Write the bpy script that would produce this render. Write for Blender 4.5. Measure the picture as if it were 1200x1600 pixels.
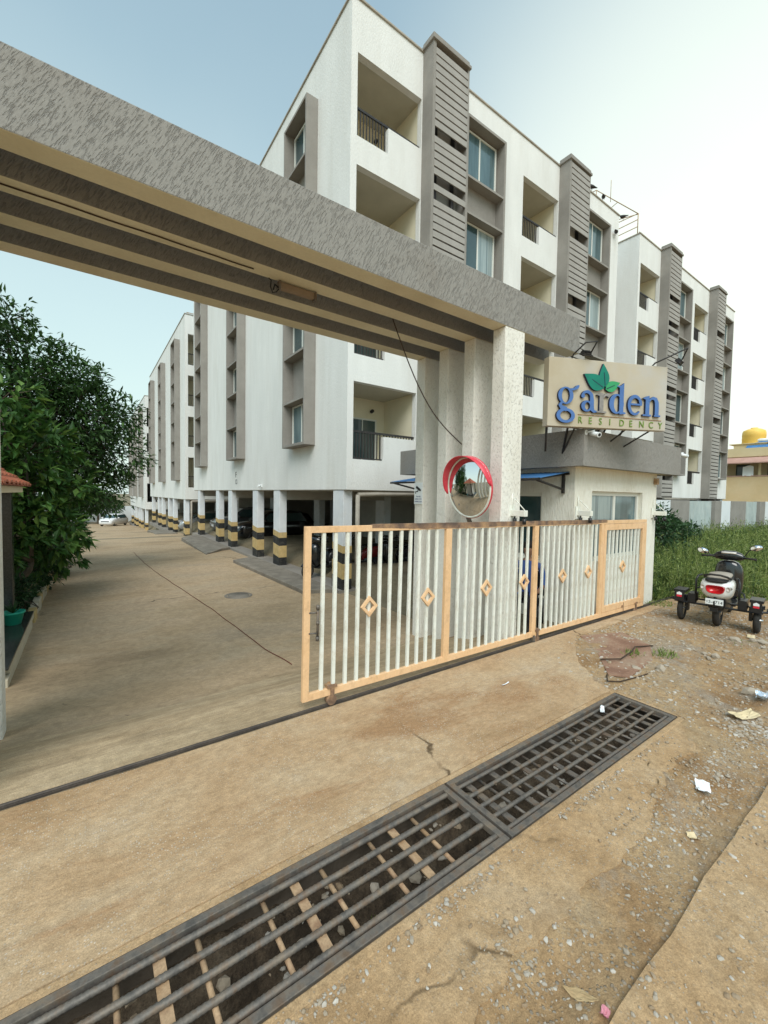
import bpy, bmesh, math, random
from mathutils import Vector, Matrix, noise
R=math.radians
rnd=random.Random(11)
S=bpy.context.scene
for o in list(bpy.data.objects): bpy.data.objects.remove(o)
COL=S.collection

# ------------------------------------------------------------------ camera
def cam_axes(yaw,pitch,roll):
    f=Vector((math.sin(yaw)*math.cos(pitch),math.cos(yaw)*math.cos(pitch),-math.sin(pitch)))
    r=Vector((math.cos(yaw),-math.sin(yaw),0)); d=f.cross(r)
    c,s=math.cos(roll),math.sin(roll)
    return c*r+s*d, -s*r+c*d, f
r_,d_,f_=cam_axes(R(35.558),R(2.266),R(-.924))
cd=bpy.data.cameras.new('camera'); cam=bpy.data.objects.new('camera',cd); COL.objects.link(cam)
cam.matrix_world=Matrix(((r_.x,-d_.x,-f_.x,0),(r_.y,-d_.y,-f_.y,0),(r_.z,-d_.z,-f_.z,2.0),(0,0,0,1)))
cd.sensor_fit='HORIZONTAL'; cd.sensor_width=36; cd.lens=649.4/1200*36; cd.clip_start=.02; cd.clip_end=2000
S.camera=cam

# ------------------------------------------------------------------ sky, sun, exposure
SUN_AZ, SUN_EL = 215, 48          # degrees clockwise from +Y ; soft hazy light from behind the street
w=bpy.data.worlds.new('World'); S.world=w; w.use_nodes=True
nt=w.node_tree; nt.nodes.clear()
def N(nt,t,**k):
    n=nt.nodes.new(t)
    for a,b in k.items():
        if a=='ins':
            for i,v in b.items(): n.inputs[i].default_value=v
        else: setattr(n,a,b)
    return n
def L(nt,a,b): nt.links.new(a,b)
sky=N(nt,'ShaderNodeTexSky'); sky.sky_type='NISHITA'; sky.sun_disc=False
sky.sun_elevation=R(SUN_EL); sky.sun_rotation=R(SUN_AZ); sky.air_density=1.6; sky.dust_density=1.2; sky.ozone_density=.1; sky.altitude=200
tc=N(nt,'ShaderNodeTexCoord')
nrm=N(nt,'ShaderNodeVectorMath',operation='NORMALIZE'); L(nt,tc.outputs['Generated'],nrm.inputs[0])
# pale haze bank standing over the right-hand horizon
dot=N(nt,'ShaderNodeVectorMath',operation='DOT_PRODUCT'); L(nt,nrm.outputs[0],dot.inputs[0]); dot.inputs[1].default_value=Vector((math.sin(R(80))*.97,math.cos(R(80))*.97,.22)).normalized()
mr=N(nt,'ShaderNodeMapRange',interpolation_type='SMOOTHSTEP'); L(nt,dot.outputs['Value'],mr.inputs[0])
for i,v in ((1,.60),(2,1.0),(3,0.0),(4,1.0)): mr.inputs[i].default_value=v
sep=N(nt,'ShaderNodeSeparateXYZ'); L(nt,nrm.outputs[0],sep.inputs[0])
hz=N(nt,'ShaderNodeMapRange',interpolation_type='SMOOTHSTEP'); L(nt,sep.outputs[2],hz.inputs[0])
for i,v in ((1,0.0),(2,.85),(3,.86),(4,.30)): hz.inputs[i].default_value=v
no=N(nt,'ShaderNodeTexNoise',ins={'Scale':1.3,'Detail':4}); L(nt,nrm.outputs[0],no.inputs['Vector'])
nm=N(nt,'ShaderNodeMapRange'); L(nt,no.outputs[0],nm.inputs[0])
for i,v in ((1,.3),(2,.7),(3,-.08),(4,.08)): nm.inputs[i].default_value=v
i1=N(nt,'ShaderNodeMath',operation='SUBTRACT'); i1.inputs[0].default_value=1; L(nt,mr.outputs[0],i1.inputs[1])
i2=N(nt,'ShaderNodeMath',operation='SUBTRACT'); i2.inputs[0].default_value=1; L(nt,hz.outputs[0],i2.inputs[1])
im=N(nt,'ShaderNodeMath',operation='MULTIPLY'); L(nt,i1.outputs[0],im.inputs[0]); L(nt,i2.outputs[0],im.inputs[1])
a1=N(nt,'ShaderNodeMath',operation='SUBTRACT'); a1.inputs[0].default_value=1; L(nt,im.outputs[0],a1.inputs[1])
a2=N(nt,'ShaderNodeMath',operation='ADD',use_clamp=True); L(nt,a1.outputs[0],a2.inputs[0]); L(nt,nm.outputs[0],a2.inputs[1])
tint=N(nt,'ShaderNodeMixRGB',blend_type='MULTIPLY'); tint.inputs[0].default_value=1; L(nt,sky.outputs[0],tint.inputs[1]); tint.inputs[2].default_value=(.98,1.26,1.22,1)
m0=N(nt,'ShaderNodeMixRGB'); L(nt,hz.outputs[0],m0.inputs[0]); L(nt,tint.outputs[0],m0.inputs[1]); m0.inputs[2].default_value=(5.6,6.8,6.6,1)
b2=N(nt,'ShaderNodeMath',operation='ADD',use_clamp=True); L(nt,mr.outputs[0],b2.inputs[0]); L(nt,nm.outputs[0],b2.inputs[1])
mx=N(nt,'ShaderNodeMixRGB'); L(nt,b2.outputs[0],mx.inputs[0]); L(nt,m0.outputs[0],mx.inputs[1]); mx.inputs[2].default_value=(7.7,8.3,7.5,1)
bg=N(nt,'ShaderNodeBackground'); L(nt,mx.outputs[0],bg.inputs[0]); bg.inputs[1].default_value=.074
out=N(nt,'ShaderNodeOutputWorld'); L(nt,bg.outputs[0],out.inputs[0])
sd=bpy.data.lights.new('sun','SUN'); sd.energy=1.5; sd.angle=R(42); sd.color=(1,.975,.94)
sun=bpy.data.objects.new('sun',sd); COL.objects.link(sun)
sv=Vector((math.sin(R(SUN_AZ))*math.cos(R(SUN_EL)),math.cos(R(SUN_AZ))*math.cos(R(SUN_EL)),math.sin(R(SUN_EL))))
sun.rotation_euler=sv.to_track_quat('Z','Y').to_euler(); sun.location=sv*60
S.view_settings.view_transform='Standard'; S.view_settings.look='None'; S.view_settings.gamma=1; S.view_settings.exposure=.90
S.render.engine='CYCLES'; S.render.resolution_x=768; S.render.resolution_y=1024
S.cycles.max_bounces=6; S.cycles.diffuse_bounces=4

# ------------------------------------------------------------------ materials
M={}
def srgb(r,g,b):
    f=lambda c:(c/12.92 if c<=.04045 else ((c+.055)/1.055)**2.4)
    return (f(r/255),f(g/255),f(b/255))
def mat(name,cols,scale=2.0,rough=.85,fine=None,bump=None,stretch=(1,1,1),rot=(0,0,0),spec=.3,metal=0,detail=6,stain=None,rng=(.35,.65),coat=0,groove=None):
    """cols: list of colours spread over a noise ramp; scale = noise feature density per metre;
    fine=(density, amount) second value noise; bump=(density, strength, distance); stain=(colour,density,amount,stretch)"""
    m=bpy.data.materials.new(name); m.use_nodes=True; t=m.node_tree; b=t.nodes['Principled BSDF']
    b.inputs['Roughness'].default_value=rough; b.inputs['Specular IOR Level'].default_value=spec; b.inputs['Metallic'].default_value=metal
    b.inputs['Coat Weight'].default_value=coat
    cols=[c if len(c)==3 else c[:3] for c in cols]
    c0=N(t,'ShaderNodeTexCoord')
    mp=N(t,'ShaderNodeMapping',vector_type='TEXTURE'); L(t,c0.outputs['Object'],mp.inputs[0]); mp.inputs['Rotation'].default_value=rot; mp.inputs['Scale'].default_value=stretch
    if len(cols)==1 and not fine and not stain: b.inputs['Base Color'].default_value=(*cols[0],1); last=None
    else:
        n=N(t,'ShaderNodeTexNoise',ins={'Scale':scale,'Detail':detail,'Roughness':.6}); L(t,mp.outputs[0],n.inputs['Vector'])
        cr=N(t,'ShaderNodeValToRGB'); L(t,n.outputs[0],cr.inputs[0])
        e=cr.color_ramp.elements; k=len(cols)
        while len(e)<max(k,2): e.new(.5)
        for i,c in enumerate(cols if k>1 else cols*2):
            e[i].position=rng[0]+(rng[1]-rng[0])*i/max(1,(max(k,2)-1)); e[i].color=(*c,1)
        last=cr.outputs[0]
        if fine:
            n2=N(t,'ShaderNodeTexNoise',ins={'Scale':fine[0],'Detail':3,'Roughness':.7}); L(t,mp.outputs[0],n2.inputs['Vector'])
            mr=N(t,'ShaderNodeMapRange'); L(t,n2.outputs[0],mr.inputs[0])
            for i,v in ((1,.3),(2,.7),(3,1-fine[1]),(4,1+fine[1])): mr.inputs[i].default_value=v
            mu=N(t,'ShaderNodeVectorMath',operation='SCALE'); L(t,last,mu.inputs[0]); L(t,mr.outputs[0],mu.inputs['Scale']); last=mu.outputs[0]
        if stain:
            ms=N(t,'ShaderNodeMapping',vector_type='TEXTURE'); L(t,c0.outputs['Object'],ms.inputs[0]); ms.inputs['Scale'].default_value=stain[3] if len(stain)>3 else (1,1,1)
            n3=N(t,'ShaderNodeTexNoise',ins={'Scale':stain[1],'Detail':7,'Roughness':.65}); L(t,ms.outputs[0],n3.inputs['Vector'])
            mr=N(t,'ShaderNodeMapRange'); L(t,n3.outputs[0],mr.inputs[0])
            for i,v in ((1,.5),(2,.72),(3,0),(4,stain[2])): mr.inputs[i].default_value=v
            mi=N(t,'ShaderNodeMixRGB'); L(t,mr.outputs[0],mi.inputs[0]); L(t,last,mi.inputs[1]); mi.inputs[2].default_value=(*stain[0],1); last=mi.outputs[0]
        L(t,last,b.inputs['Base Color'])
    if bump:
        n4=N(t,'ShaderNodeTexNoise',ins={'Scale':bump[0],'Detail':bump[3] if len(bump)>3 else 4,'Roughness':.55}); L(t,mp.outputs[0],n4.inputs['Vector'])
        h=n4.outputs[0]
        if len(bump)>4:
            cr2=N(t,'ShaderNodeMapRange',interpolation_type='SMOOTHSTEP'); L(t,h,cr2.inputs[0]); cr2.inputs[1].default_value=bump[4]; cr2.inputs[2].default_value=bump[5]; h=cr2.outputs[0]
            if groove and last is not None:
                gm=N(t,'ShaderNodeMapRange'); L(t,h,gm.inputs[0]); gm.inputs[3].default_value=groove; gm.inputs[4].default_value=1; gs=N(t,'ShaderNodeVectorMath',operation='SCALE'); L(t,last,gs.inputs[0]); L(t,gm.outputs[0],gs.inputs['Scale']); L(t,gs.outputs[0],b.inputs['Base Color'])
        bp=N(t,'ShaderNodeBump',ins={'Strength':bump[1],'Distance':bump[2]}); L(t,h,bp.inputs['Height']); L(t,bp.outputs[0],b.inputs['Normal'])
    M[name]=m; return m
g=lambda v:(v,v,v)
mat('white_plaster',[(.71,.71,.68),(.78,.78,.75)],.7,.9,fine=(60,.05),bump=(24,.9,.013),stretch=(.5,.5,1.8),stain=((.50,.46,.38),.8,.22,(.45,.45,2.8)))
mat('grey_plaster',[(.245,.228,.205),(.295,.277,.25)],1.2,.92,fine=(50,.08),bump=(40,.5,.006),stain=((.33,.31,.28),3,.25))
mat('rustic_grey',[(.255,.243,.222),(.305,.293,.27)],1.5,.92,fine=(3,.06),bump=(1,.8,.008,5,.33,.50),stretch=(.0095,.0095,.065),rot=(0,R(27),0),groove=.87,stain=((.20,.17,.14),1.2,.35,(1,1,1)))
mat('rustic_cream',[(.74,.715,.64),(.82,.80,.74)],1.1,.9,fine=(3,.04),bump=(1,.8,.009,3,.33,.43),stretch=(.015,.015,.10),groove=.9,rot=(R(-20),R(28),0),stain=((.52,.46,.36),.9,.35,(.5,.5,1.6)))
mat('cream_soffit',[(.62,.57,.42),(.70,.65,.49)],1.5,.9,fine=(40,.04),bump=(30,.3,.004),stain=((.42,.34,.2),1.2,.3))
mat('slat_paint',[(.30,.283,.258),(.36,.342,.315)],2,.85,fine=(30,.06),stain=((.42,.41,.38),1.5,.5,(2,1,.6)))
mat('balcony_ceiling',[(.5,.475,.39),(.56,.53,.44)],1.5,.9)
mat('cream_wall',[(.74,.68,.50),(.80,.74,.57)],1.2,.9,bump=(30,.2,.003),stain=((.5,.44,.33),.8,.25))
mat('concrete',[(.33,.30,.25),(.43,.39,.33)],3,.93,fine=(60,.12),bump=(50,.5,.008),stain=((.22,.19,.15),2,.5))
mat('kerb_concrete',[(.17,.15,.12),(.25,.22,.18)],3,.95,fine=(50,.15),bump=(40,.7,.012),stain=((.12,.10,.08),2.5,.6))
mat('dark_metal',[(.022,.02,.02),(.04,.036,.033)],8,.5,spec=.4)
mat('rust_steel',[(.11,.10,.09),(.17,.15,.13),(.17,.12,.085)],14,.6,metal=.35,fine=(120,.15),bump=(90,.25,.002),stain=((.34,.25,.16),6,.4))
mat('rust_flat',[(.35,.22,.12),(.44,.30,.18),(.28,.17,.10)],9,.75,fine=(90,.15),bump=(80,.3,.002))
mat('orange_paint',[(.75,.47,.25),(.80,.53,.31)],3,.55,fine=(40,.05),stain=((.42,.25,.14),16,.45,(1,1,1.6)))
mat('gate_bar_paint',[(.72,.73,.65),(.80,.80,.74)],5,.5,fine=(40,.05),stain=((.40,.30,.18),13,.6,(1,1,2.2)))
mat('rust_rail',[(.12,.085,.07),(.25,.155,.10),(.42,.26,.14)],7,.7,fine=(90,.2),bump=(60,.4,.003),metal=.1)
mat('black_stripe',[(.018,.018,.018),(.03,.03,.03)],6,.7,stain=((.2,.18,.14),9,.35))
mat('yellow_stripe',[(.48,.34,.14),(.57,.42,.20)],6,.75,stain=((.2,.17,.12),8,.4))
mat('pale_blue_white',[(.66,.69,.72),(.74,.76,.77)],2,.85,bump=(30,.2,.003),stain=((.45,.42,.36),3,.3))
mat('window_frame',[(.72,.72,.66)],1,.45)
mat('glass_dark',[(.03,.06,.065),(.05,.09,.095)],.6,.06,spec=.9)
mat('glass_teal',[(.05,.09,.10),(.09,.15,.165),(.17,.25,.26)],1.1,.08,spec=.9,stretch=(.4,.4,3))
mat('curtain_reflect_glass',[(.20,.26,.27),(.33,.40,.40),(.15,.20,.21)],1,.15,spec=.8,stretch=(.12,.12,4))  # streaked colour stands for curtains, and for reflections in the cabin window
mat('dark_void',[(.02,.019,.018)],1,.95)
mat('interior_wall',[(.42,.40,.36),(.5,.48,.43)],1.5,.9)
mat('letter_blue',[(.055,.13,.34),(.07,.16,.40)],5,.35,spec=.5)
mat('letter_side',[(.02,.03,.07)],5,.5)
mat('letter_bare',[(.20,.19,.18),(.30,.28,.26)],9,.5)
mat('leaf_teal',[(.005,.16,.11),(.008,.20,.14)],4,.4)
mat('leaf_bright',[(.03,.27,.10),(.04,.32,.13)],4,.4)
mat('letter_green',[(.16,.26,.05)],4,.5)
mat('sign_tan',[(.43,.36,.25),(.47,.41,.31),(.45,.43,.40)],.9,.42,spec=.5,stain=((.55,.5,.42),2,.2))
mat('red_plastic',[(.62,.035,.06),(.70,.06,.09)],5,.4,spec=.5,stain=((.75,.3,.3),4,.3))
mat('mirror',[(.85,.86,.86)],1,.02,metal=1)
mat('black_plastic',[(.012,.012,.013)],4,.35,spec=.5)
mat('rubber',[(.022,.021,.02),(.04,.037,.033)],12,.85,bump=(60,.3,.003))
mat('scooter_white',[(.70,.70,.68)],3,.22,spec=.6,coat=.4)
mat('scooter_black',[(.008,.009,.011)],3,.18,spec=.6,coat=.5)
mat('chrome',[(.6,.6,.6)],3,.2,metal=1)
mat('tail_red',[(.55,.01,.015)],3,.15,spec=.7,coat=.5)
mat('lens_clear',[(.6,.55,.5)],3,.15,spec=.7)
mat('plate_white',[(.75,.78,.78)],3,.5)
mat('print_black',[(.02,.02,.02)],3,.6)
mat('print_blue',[(.05,.07,.2)],3,.6)
mat('sticker_red',[(.6,.03,.05)],3,.5)
mat('cable',[(.05,.03,.02)],3,.6)
mat('cable_red',[(.16,.05,.03)],3,.7)
mat('blue_sheet',[(.05,.17,.40),(.07,.22,.47)],3,.45,spec=.5)
mat('blue_plastic',[(.03,.10,.38)],3,.4)
mat('green_plastic',[(.02,.32,.22)],3,.45)
mat('granite_black',[(.018,.02,.019),(.04,.043,.04)],40,.18,spec=.6)
mat('stone_cream',[(.50,.44,.33),(.58,.52,.40)],4,.85,bump=(20,.5,.01),stain=((.3,.25,.17),4,.4))
mat('roof_tile',[(.42,.13,.07),(.52,.18,.10)],6,.7,stain=((.2,.1,.07),5,.4))
mat('bark',[(.09,.07,.05),(.15,.12,.09)],10,.95,bump=(25,.7,.01),stretch=(1,1,4))
def leafmat(name,a,b_,c):
    m=bpy.data.materials.new(name); m.use_nodes=True; t=m.node_tree; b=t.nodes['Principled BSDF']
    b.inputs['Roughness'].default_value=.5; b.inputs['Specular IOR Level'].default_value=.35
    ge=N(t,'ShaderNodeNewGeometry'); cr=N(t,'ShaderNodeValToRGB'); L(t,ge.outputs['Random Per Island'],cr.inputs[0])
    e=cr.color_ramp.elements; e.new(.5)
    for i,(p,c_) in enumerate(((0,a),(.55,b_),(1,c))): e[i].position=p; e[i].color=(*c_,1)
    L(t,cr.outputs[0],b.inputs['Base Color'])
    tr=N(t,'ShaderNodeBsdfTranslucent'); L(t,cr.outputs[0],tr.inputs[0]); ms=N(t,'ShaderNodeMixShader'); ms.inputs[0].default_value=.25
    o=t.nodes['Material Output']; L(t,b.outputs[0],ms.inputs[1]); L(t,tr.outputs[0],ms.inputs[2]); L(t,ms.outputs[0],o.inputs[0]); M[name]=m
leafmat('leaf_big',(.025,.07,.016),(.06,.15,.03),(.15,.25,.05))
leafmat('leaf_small',(.02,.05,.014),(.045,.105,.028),(.09,.175,.045))
leafmat('leaf_bush',(.018,.05,.02),(.035,.085,.03),(.06,.13,.04))
leafmat('weed_dark',(.025,.06,.018),(.05,.10,.028),(.09,.15,.04))
leafmat('weed',(.11,.16,.035),(.21,.28,.07),(.34,.38,.14))
mat('rail_dark',[(.06,.05,.045),(.10,.08,.065)],6,.6,metal=.3,fine=(60,.2))
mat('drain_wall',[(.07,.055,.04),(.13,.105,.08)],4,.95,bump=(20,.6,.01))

# ------------------------------------------------------------------ mesh builder
class MB:
    def __init__(s): s.v=[];s.f=[];s.m=[];s.sm=[]
    def quad(s,a,b,c,d,m=0):
        i=len(s.v); s.v+= [tuple(a),tuple(b),tuple(c),tuple(d)]; s.f.append((i,i+1,i+2,i+3)); s.m.append(m); s.sm.append(False)
    def tri(s,a,b,c,m=0):
        i=len(s.v); s.v+= [tuple(a),tuple(b),tuple(c)]; s.f.append((i,i+1,i+2)); s.m.append(m); s.sm.append(False)
    def box(s,x0,x1,y0,y1,z0,z1,m=0,T=None):
        p=[(x,y,z) for x in (x0,x1) for y in (y0,y1) for z in (z0,z1)]
        if T: p=[tuple(T@Vector(q)) for q in p]
        i=len(s.v); s.v+=p
        for f in ((0,1,3,2),(4,6,7,5),(0,4,5,1),(2,3,7,6),(0,2,6,4),(1,5,7,3)):
            s.f.append(tuple(i+k for k in f)); s.m.append(m); s.sm.append(False)
        return s
    def cyl(s,p0,p1,r0,r1=None,n=10,m=0,caps=True,smooth=True):
        r1=r0 if r1 is None else r1
        p0=Vector(p0);p1=Vector(p1); d=(p1-p0).normalized(); a=d.orthogonal().normalized(); b=d.cross(a)
        i=len(s.v)
        for p,r in ((p0,r0),(p1,r1)):
            for k in range(n):
                t=2*math.pi*k/n; s.v.append(tuple(p+r*(math.cos(t)*a+math.sin(t)*b)))
        for k in range(n):
            s.f.append((i+k,i+(k+1)%n,i+n+(k+1)%n,i+n+k)); s.m.append(m); s.sm.append(smooth)
        if caps:
            s.f.append(tuple(i+k for k in range(n))[::-1]); s.m.append(m); s.sm.append(False)
            s.f.append(tuple(i+n+k for k in range(n))); s.m.append(m); s.sm.append(False)
        return s
    def tube(s,pts,r,n=8,m=0,radii=None):
        pts=[Vector(p) for p in pts]; i0=len(s.v); K=len(pts); a=None
        for j,p in enumerate(pts):
            d=(pts[min(j+1,K-1)]-pts[max(j-1,0)]).normalized()
            a=(d.orthogonal() if a is None else a-d*a.dot(d)).normalized(); b=d.cross(a)
            rr=radii[j] if radii else r
            for k in range(n):
                t=2*math.pi*k/n; s.v.append(tuple(p+rr*(math.cos(t)*a+math.sin(t)*b)))
        for j in range(K-1):
            for k in range(n):
                s.f.append((i0+j*n+k,i0+j*n+(k+1)%n,i0+(j+1)*n+(k+1)%n,i0+(j+1)*n+k)); s.m.append(m); s.sm.append(True)
        s.f.append(tuple(i0+k for k in range(n))[::-1]); s.m.append(m); s.sm.append(False)
        s.f.append(tuple(i0+(K-1)*n+k for k in range(n))); s.m.append(m); s.sm.append(False)
        return s
    def loft(s,rings,m=0,closed=True,caps=True,smooth=True):
        n=len(rings[0]); i0=len(s.v)
        for r in rings: s.v+=[tuple(p) for p in r]
        for j in range(len(rings)-1):
            for k in range(n if closed else n-1):
                s.f.append((i0+j*n+k,i0+j*n+(k+1)%n,i0+(j+1)*n+(k+1)%n,i0+(j+1)*n+k)); s.m.append(m); s.sm.append(smooth)
        if caps and closed:
            s.f.append(tuple(i0+k for k in range(n))[::-1]); s.m.append(m); s.sm.append(smooth)
            s.f.append(tuple(i0+(len(rings)-1)*n+k for k in range(n))); s.m.append(m); s.sm.append(smooth)
        return s
    def torus(s,c,axis,R0,r,n=28,k=10,m=0,flat=1.0):
        c=Vector(c); ax=Vector(axis).normalized(); a=ax.orthogonal().normalized(); b=ax.cross(a); rings=[]
        for i in range(n+1):
            t=2*math.pi*i/n; u=math.cos(t)*a+math.sin(t)*b
            rings.append([c+u*(R0+r*math.cos(q))+ax*(r*flat*math.sin(q)) for q in (2*math.pi*j/k for j in range(k))])
        return s.loft(rings,m,caps=False)
    def prism(s,poly,P,d0,d1,m=0,mside=None):
        """poly 2D list, P(u,v,w)->xyz"""
        n=len(poly); i=len(s.v); mside=m if mside is None else mside
        s.v+=[tuple(P(u,v,d0)) for u,v in poly]+[tuple(P(u,v,d1)) for u,v in poly]
        s.f.append(tuple(range(i,i+n))[::-1]); s.m.append(m); s.sm.append(False)
        s.f.append(tuple(range(i+n,i+2*n))); s.m.append(m); s.sm.append(False)
        for k in range(n):
            s.f.append((i+k,i+(k+1)%n,i+n+(k+1)%n,i+n+k)); s.m.append(mside); s.sm.append(False)
        return s
    def mesh(s,name,mats,off=(0,0,0),fix=True):
        me=bpy.data.meshes.new(name)
        if any(off): s.v=[(x-off[0],y-off[1],z-off[2]) for x,y,z in s.v]
        me.from_pydata(s.v,[],s.f)
        for mm in mats: me.materials.append(M[mm] if isinstance(mm,str) else mm)
        me.polygons.foreach_set('material_index',s.m); me.polygons.foreach_set('use_smooth',s.sm)
        if fix:
            bm=bmesh.new(); bm.from_mesh(me); bmesh.ops.recalc_face_normals(bm,faces=bm.faces); bm.to_mesh(me); bm.free()
        me.update(); return me
ROOTLOC={}
def tag(o,label=None,cat=None,group=None,kind=None):
    if label:o['label']=label
    if cat:o['category']=cat
    if group:o['group']=group
    if kind:o['kind']=kind
    return o
def thing(name,label,cat,loc=(0,0,0),rotz=0,group=None):
    o=bpy.data.objects.new(name,None); COL.objects.link(o); o.location=loc; o.rotation_euler=(0,0,rotz); o.empty_display_size=.2
    return tag(o,label,cat,group)
def obj(name,mb,mats,parent=None,world=None,bev=0,loc=(0,0,0),fix=True):
    """world: location to subtract so that vertices given in world space become local to the thing"""
    if isinstance(mats,str): mats=[mats]
    me=mb if isinstance(mb,bpy.types.Mesh) else mb.mesh(name,mats,world or (0,0,0),fix)
    o=bpy.data.objects.new(name,me); COL.objects.link(o); o.location=loc
    if parent: o.parent=parent
    elif world: o.location=world
    if bev:
        b=o.modifiers.new('bevel','BEVEL'); b.width=bev; b.segments=2; b.limit_method='ANGLE'
    return o
def copy_tree(o,parent=None,flt=None):
    c=o.copy(); COL.objects.link(c); c.parent=parent
    for ch in list(o.children):
        if flt is None or flt(ch): copy_tree(ch,c,flt)
    return c
def nz(x,y,z=0,s=1): return noise.noise(Vector((x*s,y*s,z*s)))
def text_mesh(txt,size,extrude,matname,P,align='LEFT',spacing=1.0):
    """default-font text turned into a mesh; P maps (u,v,w) to space"""
    cu=bpy.data.curves.new('txt','FONT'); cu.body=txt; cu.size=size; cu.extrude=extrude; cu.align_x=align; cu.space_character=spacing; cu.resolution_u=3
    ob=bpy.data.objects.new('txt',cu); COL.objects.link(ob)
    dg=bpy.context.evaluated_depsgraph_get(); me=bpy.data.meshes.new_from_object(ob.evaluated_get(dg))
    bpy.data.objects.remove(ob)
    for v in me.vertices: v.co=P(v.co.x,v.co.y,v.co.z)
    me.materials.clear(); me.materials.append(M[matname]); return me
# ------------------------------------------------------------------ ground
def ground_mat(name,cols,patch,pamt,psc,grav,gcol,gsc=55,gthr=.62,crack=None,bumps=.5,rough=.95,stretch=(1,1,1),msc=1.3):
    """layered earth/concrete: broad tone noise, patches of a second tone, loose grit, hairline cracks"""
    m=bpy.data.materials.new(name); m.use_nodes=True; t=m.node_tree; b=t.nodes['Principled BSDF']; b.inputs['Roughness'].default_value=rough; b.inputs['Specular IOR Level'].default_value=.2
    tc=N(t,'ShaderNodeTexCoord'); mp=N(t,'ShaderNodeMapping',vector_type='TEXTURE'); L(t,tc.outputs['Object'],mp.inputs[0]); mp.inputs['Scale'].default_value=stretch
    O=tc.outputs['Object']; Q=mp.outputs[0]
    def noi(v,sc,det=5,ro=.6,dist=0):
        n=N(t,'ShaderNodeTexNoise',ins={'Scale':sc,'Detail':det,'Roughness':ro,'Distortion':dist}); L(t,v,n.inputs['Vector']); return n.outputs[0]
    def rngm(v,a,b_,c,d,sm=True):
        r=N(t,'ShaderNodeMapRange'); 
        if sm: r.interpolation_type='SMOOTHSTEP'
        L(t,v,r.inputs[0])
        for i,x in ((1,a),(2,b_),(3,c),(4,d)): r.inputs[i].default_value=x
        return r.outputs[0]
    def mixc(f,a,b_,mode='MIX'):
        x=N(t,'ShaderNodeMixRGB',blend_type=mode)
        if hasattr(f,'links'): L(t,f,x.inputs[0])
        else: x.inputs[0].default_value=f
        for k,v in ((1,a),(2,b_)):
            if isinstance(v,tuple): x.inputs[k].default_value=(*v,1)
            else: L(t,v,x.inputs[k])
        return x.outputs[0]
    cr=N(t,'ShaderNodeValToRGB'); L(t,noi(Q,msc,8,.65,.4),cr.inputs[0]); e=cr.color_ramp.elements
    while len(e)<len(cols): e.new(.5)
    for i,c in enumerate(cols): e[i].position=.32+.36*i/(len(cols)-1); e[i].color=(*c,1)
    c=cr.outputs[0]
    c=mixc(rngm(noi(Q,psc,7,.7,.8),.50,.66,0,pamt),c,patch)
    c=mixc(rngm(noi(O,9,6,.75),.38,.66,0,.35),c,tuple(x*.72 for x in cols[0]))
    c=mixc(1.0,c,rngm(noi(O,140,3,.8),.3,.7,.72,1.28,False),'MULTIPLY'); c=mixc(1.0,c,rngm(noi(Q,26,5,.75),.3,.7,.80,1.2,False),'MULTIPLY')
    vo=N(t,'ShaderNodeTexVoronoi',ins={'Scale':gsc,'Randomness':1}); L(t,O,vo.inputs['Vector'])
    sp=N(t,'ShaderNodeSeparateColor'); L(t,vo.outputs['Color'],sp.inputs[0])
    gm=N(t,'ShaderNodeMath',operation='MULTIPLY'); L(t,rngm(sp.outputs[0],gthr,gthr+.03,0,1),gm.inputs[0]); L(t,rngm(vo.outputs['Distance'],.42,.30,0,1),gm.inputs[1])
    ga=N(t,'ShaderNodeMath',operation='MULTIPLY'); L(t,gm.outputs[0],ga.inputs[0]); L(t,rngm(noi(O,2.2,4,.6),.40,.62,grav*.15,grav),ga.inputs[1])
    gc=mixc(sp.outputs[1],gcol,tuple(min(.8,x*1.7) for x in gcol)); c=mixc(ga.outputs[0],c,gc)
    h=N(t,'ShaderNodeMath',operation='MULTIPLY_ADD'); L(t,ga.outputs[0],h.inputs[0]); h.inputs[1].default_value=.5; L(t,noi(O,48,7,.7),h.inputs[2]); hh=h.outputs[0]
    if crack:
        dm=N(t,'ShaderNodeVectorMath',operation='MULTIPLY_ADD'); nn=N(t,'ShaderNodeTexNoise',ins={'Scale':2.5,'Detail':5}); L(t,O,nn.inputs['Vector']); L(t,nn.outputs[1],dm.inputs[0]); dm.inputs[1].default_value=(.5,.5,.0); L(t,O,dm.inputs[2])
        v2=N(t,'ShaderNodeTexVoronoi',feature='DISTANCE_TO_EDGE',ins={'Scale':crack[0]}); L(t,dm.outputs[0],v2.inputs['Vector'])
        ck=N(t,'ShaderNodeMath',operation='MULTIPLY'); L(t,rngm(v2.outputs['Distance'],.0,crack[1],1,0),ck.inputs[0]); L(t,rngm(noi(O,.8,3,.6),.47,.56,0,crack[2]),ck.inputs[1])
        c=mixc(ck.outputs[0],c,tuple(x*.3 for x in cols[0])); h2=N(t,'ShaderNodeMath',operation='SUBTRACT'); L(t,hh,h2.inputs[0]); L(t,ck.outputs[0],h2.inputs[1]); hh=h2.outputs[0]
    L(t,c,b.inputs['Base Color']); bp=N(t,'ShaderNodeBump',ins={'Strength':bumps,'Distance':.012}); L(t,hh,bp.inputs['Height']); L(t,bp.outputs[0],b.inputs['Normal']); M[name]=m
ground_mat('dirt',[(.24,0.142,0.068),(.36,0.229,0.116),(.42,0.293,0.164),(.36,0.271,0.172)],(.33,.285,.23),.8,1.1,.95,(.25,.22,.18),48,.45,bumps=.9)
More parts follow.
